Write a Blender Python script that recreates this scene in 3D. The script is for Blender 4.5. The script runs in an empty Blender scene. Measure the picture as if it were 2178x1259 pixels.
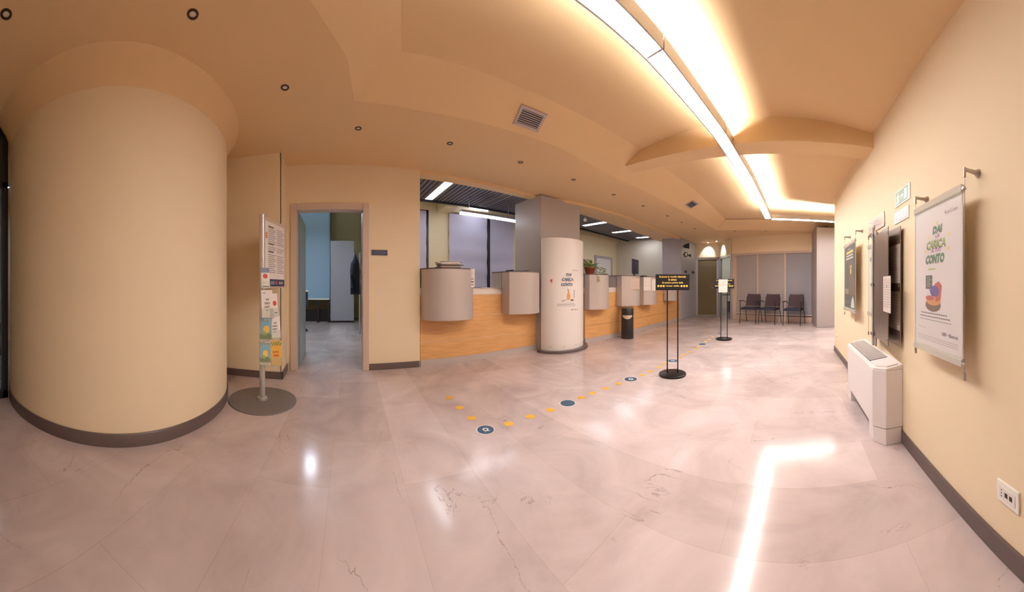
import bpy, bmesh, math, random
from mathutils import Vector, Matrix
PI = math.pi
R = math.radians
random.seed(7)
SC = bpy.context.scene
COL = SC.collection

# ------------------------------------------------------------------ camera
F, H, HY, VX = 600.0, 1.12, 608.0, 1647.0      # pano radius in px, eye height, horizon row, column that looks along +Y
cam_d = bpy.data.cameras.new('camera')
cam = bpy.data.objects.new('camera', cam_d)
COL.objects.link(cam)
cam.location = (0, 0, H)
cam.rotation_euler = (PI / 2, 0, (VX - 1089) / F)
cam_d.type = 'PANO'
cam_d.panorama_type = 'CENTRAL_CYLINDRICAL'
cam_d.central_cylindrical_radius = 1.0
cam_d.central_cylindrical_range_u_min = -1089 / F
cam_d.central_cylindrical_range_u_max = 1089 / F
cam_d.central_cylindrical_range_v_min = -(1259 - HY) / F
cam_d.central_cylindrical_range_v_max = HY / F
cam_d.clip_start = 0.02
SC.camera = cam

# ------------------------------------------------------------------ world, exposure
w = bpy.data.worlds.new('world')
SC.world = w
w.use_nodes = True
w.node_tree.nodes['Background'].inputs[0].default_value = (0.5, 0.6, 0.8, 1)
w.node_tree.nodes['Background'].inputs[1].default_value = 0.15
SC.view_settings.view_transform = 'Standard'
SC.view_settings.look = 'None'
SC.view_settings.gamma = 1.0
SC.view_settings.use_curve_mapping = False
SC.view_settings.exposure = 0.04
SC.cycles.use_denoising = True
SC.cycles.max_bounces = 10
SC.cycles.diffuse_bounces = 6
SC.cycles.glossy_bounces = 4
SC.cycles.transmission_bounces = 6
SC.cycles.transparent_max_bounces = 8
SC.cycles.sample_clamp_indirect = 6.0
SC.cycles.caustics_reflective = False
SC.cycles.caustics_refractive = False

L_DOWN, L_UP, L_TELLER, L_OFFICE = 72.0, 98.0, 18.0, 40.0

# ------------------------------------------------------------------ helpers
def az(px): return (px - VX) / F
def at(px, py, z):
    """the point of height z that stands in the photograph at px, py"""
    d = F * (z - H) / (HY - py)
    return Vector((d * math.sin(az(px)), d * math.cos(az(px)), z))
def ray(px, py):
    a = az(px)
    return Vector((math.sin(a), math.cos(a), (HY - py) / F))
EYE = Vector((0, 0, H))
def hit(px, py, p0, n):
    d = ray(px, py)
    t = (p0 - EYE).dot(n) / d.dot(n)
    return EYE + d * t

def mat(name, col, rough=0.5, metal=0.0, spec=0.5, noise=0.0, scale=8.0, bump=0.0, coat=0.0, alpha=None, emit=None, strength=0.0):
    m = bpy.data.materials.new(name)
    m.use_nodes = True
    nt = m.node_tree
    b = nt.nodes['Principled BSDF']
    c = (*col, 1)
    b.inputs['Base Color'].default_value = c
    b.inputs['Roughness'].default_value = rough
    b.inputs['Metallic'].default_value = metal
    b.inputs['Specular IOR Level'].default_value = spec
    b.inputs['Coat Weight'].default_value = coat
    if alpha is not None:
        b.inputs['Alpha'].default_value = alpha
    if emit:
        b.inputs['Emission Color'].default_value = (*emit, 1)
        b.inputs['Emission Strength'].default_value = strength
    if noise or bump:
        tc = nt.nodes.new('ShaderNodeTexCoord')
        no = nt.nodes.new('ShaderNodeTexNoise')
        no.inputs['Scale'].default_value = scale
        no.inputs['Detail'].default_value = 5
        nt.links.new(tc.outputs['Object'], no.inputs['Vector'])
        if noise:
            mx = nt.nodes.new('ShaderNodeMix'); mx.data_type = 'RGBA'
            mx.inputs['A'].default_value = tuple(x * (1 - noise) for x in col) + (1,)
            mx.inputs['B'].default_value = tuple(min(1, x * (1 + noise)) for x in col) + (1,)
            nt.links.new(no.outputs['Fac'], mx.inputs['Factor'])
            nt.links.new(mx.outputs['Result'], b.inputs['Base Color'])
        if bump:
            bp = nt.nodes.new('ShaderNodeBump'); bp.inputs['Strength'].default_value = bump
            bp.inputs['Distance'].default_value = 0.01
            nt.links.new(no.outputs['Fac'], bp.inputs['Height'])
            nt.links.new(bp.outputs['Normal'], b.inputs['Normal'])
    return m
def emis(name, col, s):
    m = bpy.data.materials.new(name); m.use_nodes = True
    nt = m.node_tree; nt.nodes.clear()
    e = nt.nodes.new('ShaderNodeEmission'); o = nt.nodes.new('ShaderNodeOutputMaterial')
    e.inputs[0].default_value = (*col, 1); e.inputs[1].default_value = s
    nt.links.new(e.outputs[0], o.inputs[0])
    return m

_TXT = {}
def text_geo(s, bold=0.0):
    """unit height glyph outlines of a line of text as (verts, faces, width)"""
    k = (s, bold)
    if k in _TXT: return _TXT[k]
    cu = bpy.data.curves.new('t', 'FONT'); cu.body = s; cu.size = 1.0; cu.offset = bold; cu.resolution_u = 2
    cu.align_x = 'CENTER'; cu.align_y = 'CENTER'
    o = bpy.data.objects.new('t', cu); COL.objects.link(o)
    dg = bpy.context.evaluated_depsgraph_get()
    me = bpy.data.meshes.new_from_object(o.evaluated_get(dg))
    vs = [tuple(v.co) for v in me.vertices]; fs = [tuple(p.vertices) for p in me.polygons]
    bpy.data.objects.remove(o); bpy.data.curves.remove(cu); bpy.data.meshes.remove(me)
    xs = [v[0] for v in vs]; ys = [v[1] for v in vs]
    cx, cy = (min(xs) + max(xs)) / 2, (min(ys) + max(ys)) / 2
    vs = [(v[0] - cx, v[1] - cy) for v in vs]
    _TXT[k] = (vs, fs, max(xs) - min(xs), max(ys) - min(ys))
    return _TXT[k]

class MB:
    def __init__(s): s.v = []; s.f = []; s.m = []
    def add(s, vs, fs, mi=0):
        n = len(s.v); s.v += [tuple(v) for v in vs]
        for f in fs: s.f.append(tuple(i + n for i in f)); s.m.append(mi)
        return s
    def box(s, x0, x1, y0, y1, z0, z1, mi=0):
        vs = [(x, y, z) for z in (z0, z1) for y in (y0, y1) for x in (x0, x1)]
        return s.add(vs, [(0, 2, 3, 1), (4, 5, 7, 6), (0, 1, 5, 4), (2, 6, 7, 3), (0, 4, 6, 2), (1, 3, 7, 5)], mi)
    def prism(s, poly, z0, z1, mi=0, top=None):
        n = len(poly)
        zt = top or [z1] * n
        vs = [(p[0], p[1], z0) for p in poly] + [(p[0], p[1], zt[i]) for i, p in enumerate(poly)]
        fs = [tuple(range(n))[::-1], tuple(range(n, 2 * n))] + [(i, (i + 1) % n, n + (i + 1) % n, n + i) for i in range(n)]
        return s.add(vs, fs, mi)
    def hexa(s, b, t, mi=0):
        return s.add(list(b) + list(t), [(3, 2, 1, 0), (4, 5, 6, 7), (0, 1, 5, 4), (1, 2, 6, 5), (2, 3, 7, 6), (3, 0, 4, 7)], mi)
    def cyl(s, x, y, z0, z1, r, n=32, mi=0, r2=None):
        r2 = r if r2 is None else r2
        vs = [(x + r * math.cos(2 * PI * i / n), y + r * math.sin(2 * PI * i / n), z0) for i in range(n)] + \
             [(x + r2 * math.cos(2 * PI * i / n), y + r2 * math.sin(2 * PI * i / n), z1) for i in range(n)]
        fs = [tuple(range(n))[::-1], tuple(range(n, 2 * n))] + [(i, (i + 1) % n, n + (i + 1) % n, n + i) for i in range(n)]
        return s.add(vs, fs, mi)
    def lathe(s, prof, n=32, mi=0, c=(0, 0, 0)):
        vs = []; fs = []
        for r, z in prof:
            vs += [(c[0] + r * math.cos(2 * PI * i / n), c[1] + r * math.sin(2 * PI * i / n), c[2] + z) for i in range(n)]
        for k in range(len(prof) - 1):
            for i in range(n):
                a = k * n + i; b = k * n + (i + 1) % n
                fs.append((a, b, b + n, a + n))
        return s.add(vs, fs, mi)
    def tube(s, pts, r, n=8, mi=0, cap=True):
        pts = [Vector(p) for p in pts]; vs = []; fs = []
        up = Vector((0, 0, 1))
        for i, p in enumerate(pts):
            d = (pts[min(i + 1, len(pts) - 1)] - pts[max(i - 1, 0)]).normalized()
            a = d.cross(up)
            if a.length < 0.05: a = d.cross(Vector((0, 1, 0)))
            a.normalize(); b = d.cross(a).normalized()
            rr = r[i] if isinstance(r, (list, tuple)) else r
            vs += [tuple(p + a * rr * math.cos(2 * PI * k / n) + b * rr * math.sin(2 * PI * k / n)) for k in range(n)]
        for i in range(len(pts) - 1):
            for k in range(n):
                fs.append((i * n + k, i * n + (k + 1) % n, (i + 1) * n + (k + 1) % n, (i + 1) * n + k))
        if cap:
            fs.append(tuple(range(n))[::-1]); fs.append(tuple(range(len(vs) - n, len(vs))))
        return s.add(vs, fs, mi)
    def face(s, pts, mi=0):
        return s.add(pts, [tuple(range(len(pts)))], mi)
    def rect(s, x0, x1, z0, z1, y, mi=0):            # upright rectangle seen from -y
        return s.face([(x0, y, z0), (x1, y, z0), (x1, y, z1), (x0, y, z1)], mi)
    def disc(s, x, z, rx, rz, y, mi=0, n=20, a0=0, a1=2 * PI):
        return s.face([(x + rx * math.cos(a0 + (a1 - a0) * i / n), y, z + rz * math.sin(a0 + (a1 - a0) * i / n)) for i in range(n + (0 if abs(a1 - a0 - 2 * PI) < 1e-6 else 1))], mi)
    def text(s, t, x, z, w, h, y, mi=0, bold=0.0, slant=0.0):   # fitted to width w and height h, on the plane y
        vs, fs, tw, th = text_geo(t, bold)
        kx = (w / tw) if w else (h / th); kz = (h / th) if h else kx
        return s.add([(x + v[0] * kx + slant * v[1] * kz, y, z + v[1] * kz) for v in vs], fs, mi)
    def build(s, name, mats, parent=None, smooth=False, bevel=0.0, loc=None, rz=None, angle=40):
        me = bpy.data.meshes.new(name)
        me.from_pydata(s.v, [], s.f)
        if not isinstance(mats, (list, tuple)): mats = [mats]
        for m in mats: me.materials.append(m)
        me.polygons.foreach_set('material_index', s.m)
        me.update()
        bm = bmesh.new(); bm.from_mesh(me)
        if not getattr(s, 'flat', False): bmesh.ops.recalc_face_normals(bm, faces=bm.faces)
        bm.to_mesh(me); bm.free()
        if smooth:
            me.shade_smooth(); me.set_sharp_from_angle(angle=R(angle))
        o = bpy.data.objects.new(name, me); COL.objects.link(o)
        if parent is not None: o.parent = parent
        if loc is not None: o.location = loc
        if rz is not None: o.rotation_euler = (0, 0, rz)
        if bevel:
            b = o.modifiers.new('bevel', 'BEVEL'); b.width = bevel; b.segments = 2; b.limit_method = 'ANGLE'
        return o
def tag(o, label, cat, group=None, kind=None):
    o['label'] = label; o['category'] = cat
    if group: o['group'] = group
    if kind: o['kind'] = kind
    return o
def thing(name, loc, rz, label, cat, group=None):
    o = bpy.data.objects.new(name, None); COL.objects.link(o)
    o.location = loc; o.rotation_euler = (0, 0, rz); o.empty_display_size = 0.1
    return tag(o, label, cat, group)
def struct(o, label, cat):
    o['kind'] = 'structure'; return tag(o, label, cat)
def dup(root, loc, rz, label, group=None):
    r = root.copy(); COL.objects.link(r); r.location = loc; r.rotation_euler = (0, 0, rz); r['label'] = label
    if group: r['group'] = group
    for ch in list(root.children):
        c = ch.copy(); COL.objects.link(c); c.parent = r
        for g in list(ch.children):
            d = g.copy(); COL.objects.link(d); d.parent = c
    return r

# ------------------------------------------------------------------ materials
M = {}
WALLC = (0.83, 0.70, 0.50)
M['wall'] = mat('wall_paint', WALLC, 0.6, spec=0.3, noise=0.015, scale=3, bump=0.02)
M['ceil'] = mat('ceiling_paint', (0.78, 0.565, 0.325), 0.7, spec=0.2, noise=0.02, scale=1.2)
M['skirt'] = mat('skirting', (0.115, 0.085, 0.082), 0.35, noise=0.08, scale=20)
M['frame'] = mat('door_frame_paint', (0.60, 0.47, 0.40), 0.35)
M['grey'] = mat('grey_metal_paint', (0.50, 0.445, 0.42), 0.32, metal=0.15, spec=0.5, noise=0.02, scale=5)
M['greyd'] = mat('pillar_grey', (0.42, 0.385, 0.385), 0.4, noise=0.02, scale=4)
M['bluegrey'] = mat('blue_grey_panel', (0.40, 0.40, 0.46), 0.4, noise=0.02, scale=4)
M['white'] = mat('white_panel', (0.80, 0.76, 0.73), 0.35, noise=0.01)
M['slatd'] = mat('slat_dark', (0.15, 0.14, 0.165), 0.45)
M['slatg'] = mat('slat_gap', (0.02, 0.02, 0.025), 0.7)
M['black'] = mat('black_plastic', (0.016, 0.014, 0.016), 0.35)
M['blackm'] = mat('black_metal', (0.012, 0.011, 0.012), 0.3, metal=0.3)
M['steel'] = mat('brushed_steel', (0.55, 0.50, 0.47), 0.3, metal=0.9)
M['alu'] = mat('aluminium', (0.62, 0.60, 0.60), 0.35, metal=0.6)
M['cream'] = mat('cream_wall', (0.80, 0.68, 0.45), 0.6, noise=0.02, scale=2)
M['pale'] = mat('pale_wall', (0.66, 0.60, 0.50), 0.6, noise=0.02, scale=2)
M['blind'] = mat('blind_fabric', (0.56, 0.54, 0.68), 0.75, noise=0.03, scale=6)
M['worktop'] = mat('worktop_stone', (0.72, 0.66, 0.60), 0.3, noise=0.04, scale=30)
M['paper'] = mat('paper', (0.82, 0.78, 0.74), 0.7)
M['paper2'] = mat('paper_pink_white', (0.90, 0.79, 0.86), 0.45, spec=0.4)
M['ink'] = mat('ink_dark', (0.05, 0.04, 0.06), 0.6)
M['inkg'] = mat('ink_grey', (0.35, 0.32, 0.34), 0.6)
M['navy'] = mat('navy', (0.03, 0.035, 0.10), 0.4)
M['marker'] = mat('marker_blue', (0.02, 0.075, 0.16), 0.4, noise=0.15, scale=40)
M['yellow'] = mat('marker_yellow', (0.75, 0.44, 0.06), 0.45, noise=0.08, scale=40)
M['gold'] = mat('sign_gold_letters', (0.95, 0.66, 0.16), 0.5)
M['green'] = mat('print_green', (0.05, 0.22, 0.12), 0.5)
M['olive'] = mat('print_olive', (0.42, 0.50, 0.16), 0.5)
M['purple'] = mat('print_purple', (0.32, 0.03, 0.30), 0.5)
M['red'] = mat('print_red', (0.55, 0.06, 0.04), 0.5)
M['orange'] = mat('print_orange', (0.75, 0.30, 0.08), 0.5)
M['brown'] = mat('print_brown', (0.16, 0.07, 0.03), 0.5, noise=0.2, scale=60)
M['violet'] = mat('print_violet', (0.10, 0.04, 0.35), 0.5)
M['sky'] = mat('print_sky_blue', (0.25, 0.50, 0.66), 0.5)
M['leafg'] = mat('print_leaf_green', (0.16, 0.26, 0.08), 0.5)
M['slate'] = mat('print_slate', (0.06, 0.065, 0.07), 0.5)
M['steelblue'] = mat('print_steel_blue', (0.16, 0.22, 0.36), 0.5)
M['exitg'] = mat('exit_green', (0.05, 0.20, 0.13), 0.35)
M['signw'] = mat('sign_white', (0.85, 0.85, 0.80), 0.35)
M['pink'] = mat('sign_pink', (0.75, 0.28, 0.32), 0.3)
M['seat'] = mat('seat_navy_fabric', (0.012, 0.014, 0.035), 0.8, noise=0.2, scale=60)
M['mesh'] = mat('backrest_mesh_fabric', (0.05, 0.03, 0.04), 0.8, noise=0.2, scale=60)
M['heater'] = mat('heater_white', (0.84, 0.80, 0.80), 0.35)
M['plate'] = mat('dark_steel_plate', (0.24, 0.19, 0.16), 0.30, metal=0.6, noise=0.25, scale=3)
M['basegrey'] = mat('stand_base_grey', (0.17, 0.15, 0.15), 0.55, noise=0.1, scale=90)
M['darkgrey'] = mat('dark_base', (0.10, 0.08, 0.085), 0.4)
M['terracotta'] = mat('terracotta', (0.24, 0.05, 0.02), 0.6, noise=0.1)
M['plant'] = mat('plant_leaf', (0.16, 0.26, 0.06), 0.5, noise=0.3, scale=20)
M['plant2'] = mat('plant_leaf_pale', (0.45, 0.46, 0.12), 0.5, noise=0.3, scale=20)
M['screen'] = mat('monitor_dark_blue', (0.035, 0.035, 0.09), 0.35)
M['officeblue'] = mat('office_board', (0.31, 0.47, 0.62), 0.5, noise=0.03, scale=2)
M['cab'] = mat('cabinet_grey', (0.36, 0.36, 0.42), 0.4, noise=0.02)
M['officewall'] = mat('office_wall', (0.62, 0.56, 0.34), 0.7)
M['coat'] = mat('coat_cloth', (0.008, 0.010, 0.03), 0.9, noise=0.2, scale=30)
M['olivedoor'] = mat('olive_glass_door', (0.17, 0.135, 0.075), 0.25, noise=0.03, scale=3)
M['glassp'] = mat('frosted_partition', (0.38, 0.35, 0.345), 0.22, noise=0.03, scale=1.5)
M['glassb'] = mat('frosted_partition_blue', (0.30, 0.305, 0.35), 0.2, noise=0.10, scale=1.2)
M['lit'] = emis('tube_white', (1.0, 0.94, 0.91), L_DOWN)
M['litup'] = emis('tube_up_white', (1.0, 0.94, 0.89), L_UP)
M['litc'] = emis('tube_cool', (0.90, 0.93, 1.0), L_TELLER)
M['lito'] = emis('tube_office', (0.72, 0.84, 1.0), L_OFFICE)
M['bulb'] = mat('spot_bulb', (0.75, 0.72, 0.68), 0.15, spec=0.8)
M['spotrim'] = mat('spot_rim', (0.07, 0.045, 0.035), 0.3, metal=0.5)

def glass(name, col, alpha):
    m = bpy.data.materials.new(name); m.use_nodes = True
    nt = m.node_tree; nt.nodes.clear()
    o = nt.nodes.new('ShaderNodeOutputMaterial'); mx = nt.nodes.new('ShaderNodeMixShader')
    t = nt.nodes.new('ShaderNodeBsdfTransparent'); g = nt.nodes.new('ShaderNodeBsdfPrincipled')
    t.inputs[0].default_value = (0.95, 0.97, 0.95, 1)
    g.inputs['Base Color'].default_value = (*col, 1); g.inputs['Roughness'].default_value = 0.05
    mx.inputs[0].default_value = alpha
    nt.links.new(t.outputs[0], mx.inputs[1]); nt.links.new(g.outputs[0], mx.inputs[2]); nt.links.new(mx.outputs[0], o.inputs[0])
    return m
M['glass'] = glass('clear_acrylic', (0.85, 0.82, 0.80), 0.10)
M['glassg'] = glass('green_glass', (0.25, 0.27, 0.22), 0.35)
M['glassd'] = glass('door_glass', (0.25, 0.33, 0.40), 0.45)

def wood_mat(name, axis_lines, line_col):
    m = mat(name, (0.66, 0.36, 0.14), 0.38, spec=0.4)
    nt = m.node_tree; b = nt.nodes['Principled BSDF']
    tc = nt.nodes.new('ShaderNodeTexCoord'); mp = nt.nodes.new('ShaderNodeMapping')
    mp.inputs['Scale'].default_value = (3, 3, 40)
    no = nt.nodes.new('ShaderNodeTexNoise'); no.inputs['Scale'].default_value = 1.5; no.inputs['Detail'].default_value = 6
    rp = nt.nodes.new('ShaderNodeValToRGB')
    rp.color_ramp.elements[0].color = (0.60, 0.325, 0.125, 1); rp.color_ramp.elements[0].position = 0.3
    rp.color_ramp.elements[1].color = (0.74, 0.42, 0.17, 1); rp.color_ramp.elements[1].position = 0.7
    nt.links.new(tc.outputs['Object'], mp.inputs['Vector']); nt.links.new(mp.outputs['Vector'], no.inputs['Vector'])
    nt.links.new(no.outputs['Fac'], rp.inputs['Fac']); nt.links.new(rp.outputs['Color'], b.inputs['Base Color'])
    return m
M['wood'] = wood_mat('beech_panel', None, None)
M['groove_light'] = mat('groove_light', (0.85, 0.72, 0.55), 0.5)
M['groove_dark'] = mat('groove_dark', (0.20, 0.10, 0.05), 0.6)

def floor_mat():
    m = bpy.data.materials.new('marble_floor'); m.use_nodes = True
    nt = m.node_tree; N = nt.nodes.new; K = nt.links.new
    b = nt.nodes['Principled BSDF']
    tc = N('ShaderNodeTexCoord')
    br = N('ShaderNodeTexBrick'); br.offset = 0.37
    br.inputs['Scale'].default_value = 1.0
    br.inputs['Brick Width'].default_value = 1.25; br.inputs['Row Height'].default_value = 0.42
    br.inputs['Mortar Size'].default_value = 0.0016; br.inputs['Mortar Smooth'].default_value = 0.3
    br.inputs['Color1'].default_value = (0.50, 0.425, 0.415, 1); br.inputs['Color2'].default_value = (0.58, 0.495, 0.49, 1)
    br.inputs['Mortar'].default_value = (0.47, 0.39, 0.35, 1)
    mp = N('ShaderNodeMapping'); mp.inputs['Rotation'].default_value = (0, 0, R(4)); mp.inputs['Location'].default_value = (0.31, 0.12, 0)
    K(tc.outputs['Object'], mp.inputs['Vector']); K(mp.outputs['Vector'], br.inputs['Vector'])
    n1 = N('ShaderNodeTexNoise'); n1.inputs['Scale'].default_value = 1.7; n1.inputs['Detail'].default_value = 7; n1.inputs['Roughness'].default_value = 0.6; n1.inputs['Distortion'].default_value = 0.9
    K(mp.outputs['Vector'], n1.inputs['Vector'])
    r1 = N('ShaderNodeValToRGB'); r1.color_ramp.elements[0].position = 0.32; r1.color_ramp.elements[1].position = 0.70
    r1.color_ramp.elements[0].color = (0.82, 0.80, 0.80, 1); r1.color_ramp.elements[1].color = (1.12, 1.12, 1.14, 1)
    K(n1.outputs['Fac'], r1.inputs['Fac'])
    mu = N('ShaderNodeMix'); mu.data_type = 'RGBA'; mu.blend_type = 'MULTIPLY'; mu.inputs['Factor'].default_value = 1
    K(br.outputs['Color'], mu.inputs['A']); K(r1.outputs['Color'], mu.inputs['B'])
    # thin dark veins, only in some places
    n2 = N('ShaderNodeTexNoise'); n2.inputs['Scale'].default_value = 0.8; n2.inputs['Detail'].default_value = 7; n2.inputs['Roughness'].default_value = 0.55; n2.inputs['Distortion'].default_value = 0.6
    mp2 = N('ShaderNodeMapping'); mp2.inputs['Rotation'].default_value = (0, 0, R(60)); mp2.inputs['Scale'].default_value = (1, 2.1, 1); mp2.inputs['Location'].default_value = (3.1, 1.2, 0)
    K(tc.outputs['Object'], mp2.inputs['Vector']); K(mp2.outputs['Vector'], n2.inputs['Vector'])
    s1 = N('ShaderNodeMath'); s1.operation = 'SUBTRACT'; s1.inputs[1].default_value = 0.5; K(n2.outputs['Fac'], s1.inputs[0])
    s2 = N('ShaderNodeMath'); s2.operation = 'ABSOLUTE'; K(s1.outputs[0], s2.inputs[0])
    s3 = N('ShaderNodeMapRange'); s3.inputs['From Min'].default_value = 0.0; s3.inputs['From Max'].default_value = 0.0026
    s3.inputs['To Min'].default_value = 1; s3.inputs['To Max'].default_value = 0; K(s2.outputs[0], s3.inputs['Value'])
    n3 = N('ShaderNodeTexNoise'); n3.inputs['Scale'].default_value = 2.3; n3.inputs['Detail'].default_value = 3; K(tc.outputs['Object'], n3.inputs['Vector'])
    s4 = N('ShaderNodeMapRange'); s4.inputs['From Min'].default_value = 0.52; s4.inputs['From Max'].default_value = 0.60; K(n3.outputs['Fac'], s4.inputs['Value'])
    s5 = N('ShaderNodeMath'); s5.operation = 'MULTIPLY'; K(s3.outputs[0], s5.inputs[0]); K(s4.outputs[0], s5.inputs[1])
    s6 = N('ShaderNodeMath'); s6.operation = 'MULTIPLY'; s6.inputs[1].default_value = 0.6; K(s5.outputs[0], s6.inputs[0])
    mv = N('ShaderNodeMix'); mv.data_type = 'RGBA'; mv.inputs['B'].default_value = (0.11, 0.06, 0.045, 1)
    K(s6.outputs[0], mv.inputs['Factor']); K(mu.outputs['Result'], mv.inputs['A'])
    K(mv.outputs['Result'], b.inputs['Base Color'])
    rr = N('ShaderNodeMapRange'); rr.inputs['To Min'].default_value = 0.10; rr.inputs['To Max'].default_value = 0.17
    K(n1.outputs['Fac'], rr.inputs['Value']); K(rr.outputs[0], b.inputs['Roughness'])
    b.inputs['Specular IOR Level'].default_value = 0.30
    return m
M['floor'] = floor_mat()

# ------------------------------------------------------------------ geometry of the place
ZS, ZC = 2.72, 2.92                       # soffit, main ceiling
def wx(y): return 0.80 + 0.05 * y         # the wall beside the camera
WN = Vector((1, -0.05, 0)).normalized()
def onwall(px, py, off=0.0): return hit(px, py, Vector((0.80, 0, 0)) - WN * off, WN)
def left_bot(y):
    P = [(-2.43, .2), (-2.46, .83), (-2.36, 1.6), (-2.26, 2.3), (-2.24, 3.5), (-2.09, 4.45), (-1.86, 6.1), (-1.67, 7.9)]
    return interp(P, y)
def interp(P, y):
    if y <= P[0][1]: return P[0][0]
    for (x0, y0), (x1, y1) in zip(P, P[1:]):
        if y <= y1: return x0 + (x1 - x0) * (y - y0) / (y1 - y0)
    return P[-1][0]
def fold(y):
    return interp([(-2.10, .53), (-2.05, 1.1), (-2.0, 1.6), (-1.876, 2.33), (-1.75, 3.04), (-1.62, 4.1), (-1.47, 5.2), (-1.38, 6.4), (-1.32, 7.5)], y)
def sm(a, b, t):
    t = max(0, min(1, (t - a) / (b - a))); return t * t * (3 - 2 * t)
def zr(y): return 2.45 + .045 * max(.9, min(y, 4.9)) + 0.24 * sm(4.9, 6.3, y) + 0.3 * sm(0.9, 0.2, y)
def zceil(x, y):
    x0 = fold(y); u = max(0, min(1, (x - x0) / (wx(y) - x0)))
    return zr(y) + (ZC - zr(y)) * (1 - u ** 2.5)
# counter line
def cx(y): return interp([(-3.72, 0.4), (-3.72, 3.3), (-3.45, 4.2), (-3.24, 5.5), (-3.08, 8.9), (-3.0, 10.4)], y)

# floor
b = MB(); b.face([(-11, -6, 0), (4.2, -6, 0), (4.2, 15, 0), (-11, 15, 0)]); b.flat = True
struct(b.build('floor', M['floor']), 'polished beige-pink marble tile floor of the bank hall', 'floor')

# wall beside the camera (with its end face beyond the posters)
b = MB(); y0, y1 = -5.2, 4.80
b.prism([(wx(y0), y0), (wx(y0) + .25, y0), (wx(y1) + .25, y1), (wx(y1), y1)], 0, 3.1)
struct(b.build('wall_right', M['wall']), 'cream wall carrying the posters, exit sign and fan heater', 'wall')
b = MB(); b.prism([(wx(y0) - .014, y0), (wx(y0) + .02, y0), (wx(y1) + .02, y1), (wx(y1) - .014, y1)], 0, .085)
struct(b.build('baseboard_right', M['skirt'], bevel=.003), 'dark grey skirting along the poster wall', 'baseboard')
b = MB(); b.box(wx(4.8) + .25, 3.75, 4.70, 4.80, 0, 3.1); b.box(3.65, 3.75, 4.8, 11, 0, 3.1)
struct(b.build('wall_east', M['wall']), 'cream wall closing the hall behind the poster wall', 'wall')

# doorway wall
YA, YB = -.54, .50                         # outer edges of the door casing
b = MB(); b.box(-3.86, -3.72, -0.62, YA + .02, 0, 2.75); b.box(-3.86, -3.72, YB - .02, 1.21, 0, 2.75); b.box(-3.86, -3.72, YA + .02, YB - .02, 2.19, 2.75)
b.box(-3.72, -3.34, -.61, -.59, 0, 2.75)
b.box(-3.86, -3.34, -5.3, -.60, 0, 2.75); b.box(-3.90, -3.86, -3.3, 1.02, 2.2, 3.75)
struct(b.build('wall_left', M['wall']), 'yellow wall with the open office doorway', 'wall')
b = MB(); b.box(-3.72, -3.705, YB, 1.20, 0, .085)
struct(b.build('baseboard_left', M['skirt'], bevel=.003), 'dark skirting between the office door and the counter', 'baseboard')
b = MB(); b.box(-3.34, -3.325, -2.0, -.576, 0, .085); b.box(-3.72, -3.325, -.59, -.576, 0, .085)
struct(b.build('baseboard_left', M['skirt'], bevel=.003), 'dark skirting behind the leaflet stand', 'baseboard')
# door casing
b = MB()
for (ya, yb, za, zb) in ((YA, YA + .085, 0, 2.21), (YB - .085, YB, 0, 2.21)): b.box(-3.88, -3.695, ya, yb, za, zb)
b.box(-3.88, -3.695, YA + .085, YB - .085, 2.125, 2.21)
cas = struct(b.build('door_1', M['frame'], bevel=.006), 'pale grey-pink frame of the open office doorway', 'door frame')
b = MB(); b.box(-4.74, -3.89, -.47, -.43, .01, 2.12)
leaf = b.build('door_leaf', mat('door_leaf_blue_grey', (0.22, 0.30, 0.34), 0.3), cas); leaf['label'] = 'blue-grey leaf standing open into the office'
b = MB(); b.tube([(-4.62, -.43, 1.03), (-4.62, -.37, 1.03), (-4.50, -.37, 1.03)], .011); b.box(-4.65, -4.59, -.43, -.424, .93, 1.13)
b.build('door_handle', M['steel'], leaf, smooth=True)

# big round column
CX, CY, CR = -2.291, -2.152, 1.178
b = MB(); b.lathe([(CR, 0), (CR, 2.515)], 128, c=(CX, CY, 0)); b.lathe([(CR, 2.515), (CR + .004, 2.518), (CR + .05, 2.62), (CR + .13, 2.73)], 128, 1, c=(CX, CY, 0))
struct(b.build('trim_1', [M['wall'], M['ceil']], smooth=True, angle=14), 'large round cream column with flared top', 'column')
b = MB(); b.lathe([(CR - .01, .09), (CR + .010, .09), (CR + .014, .084), (CR + .014, 0)], 128, c=(CX, CY, 0))
struct(b.build('baseboard_column', M['skirt'], smooth=True), 'dark skirting ring round the foot of the round column', 'baseboard')

# soffit and vaulted ceiling
south_b = [(-2.43, .2), (-2.0, .118), (-1.92, .08), (-1.63, -.085), (-1.575, -.117), (-.8, -.42), (wx(-.7), -.7)]
left_ys = [.2, .83, 1.6, 2.3, 3.0, 3.5, 4.45, 5.2, 6.1, 7.0, 7.9]
north_b = [(-1.67, 7.93), (-.97, 8.05), (1.22, 8.2), (3.7, 8.3)]
b = MB(); b.flat = True
poly_w = [(-4.0, .2)] + [(left_bot(y), y) for y in left_ys] + [(-1.67, 7.93), (-4.0, 7.93)]
b.face([(x, y, ZS) for x, y in poly_w])
b.face([(x, y, ZS) for x, y in [(-4.0, -5.3), (.70, -5.3)] + south_b[::-1] + [(-4.0, .2)]])
b.face([(x, y, ZS) for x, y in [(-4.0, 7.93)] + north_b + [(3.7, 11.6), (-4.0, 11.6)]])
struct(b.build('ceiling', M['ceil']), 'lower cream ceiling band with small round spotlights', 'ceiling')
b = MB()
ys = [.53 + k * (7.5 - .53) / 60 for k in range(61)]
nu = 20
vs = []; fs = []
for y in ys:
    for k in range(nu + 1):
        x0 = fold(y); x = x0 + (wx(y) + .02 - x0) * k / nu
        vs.append((x, y, zceil(x, y)))
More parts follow.
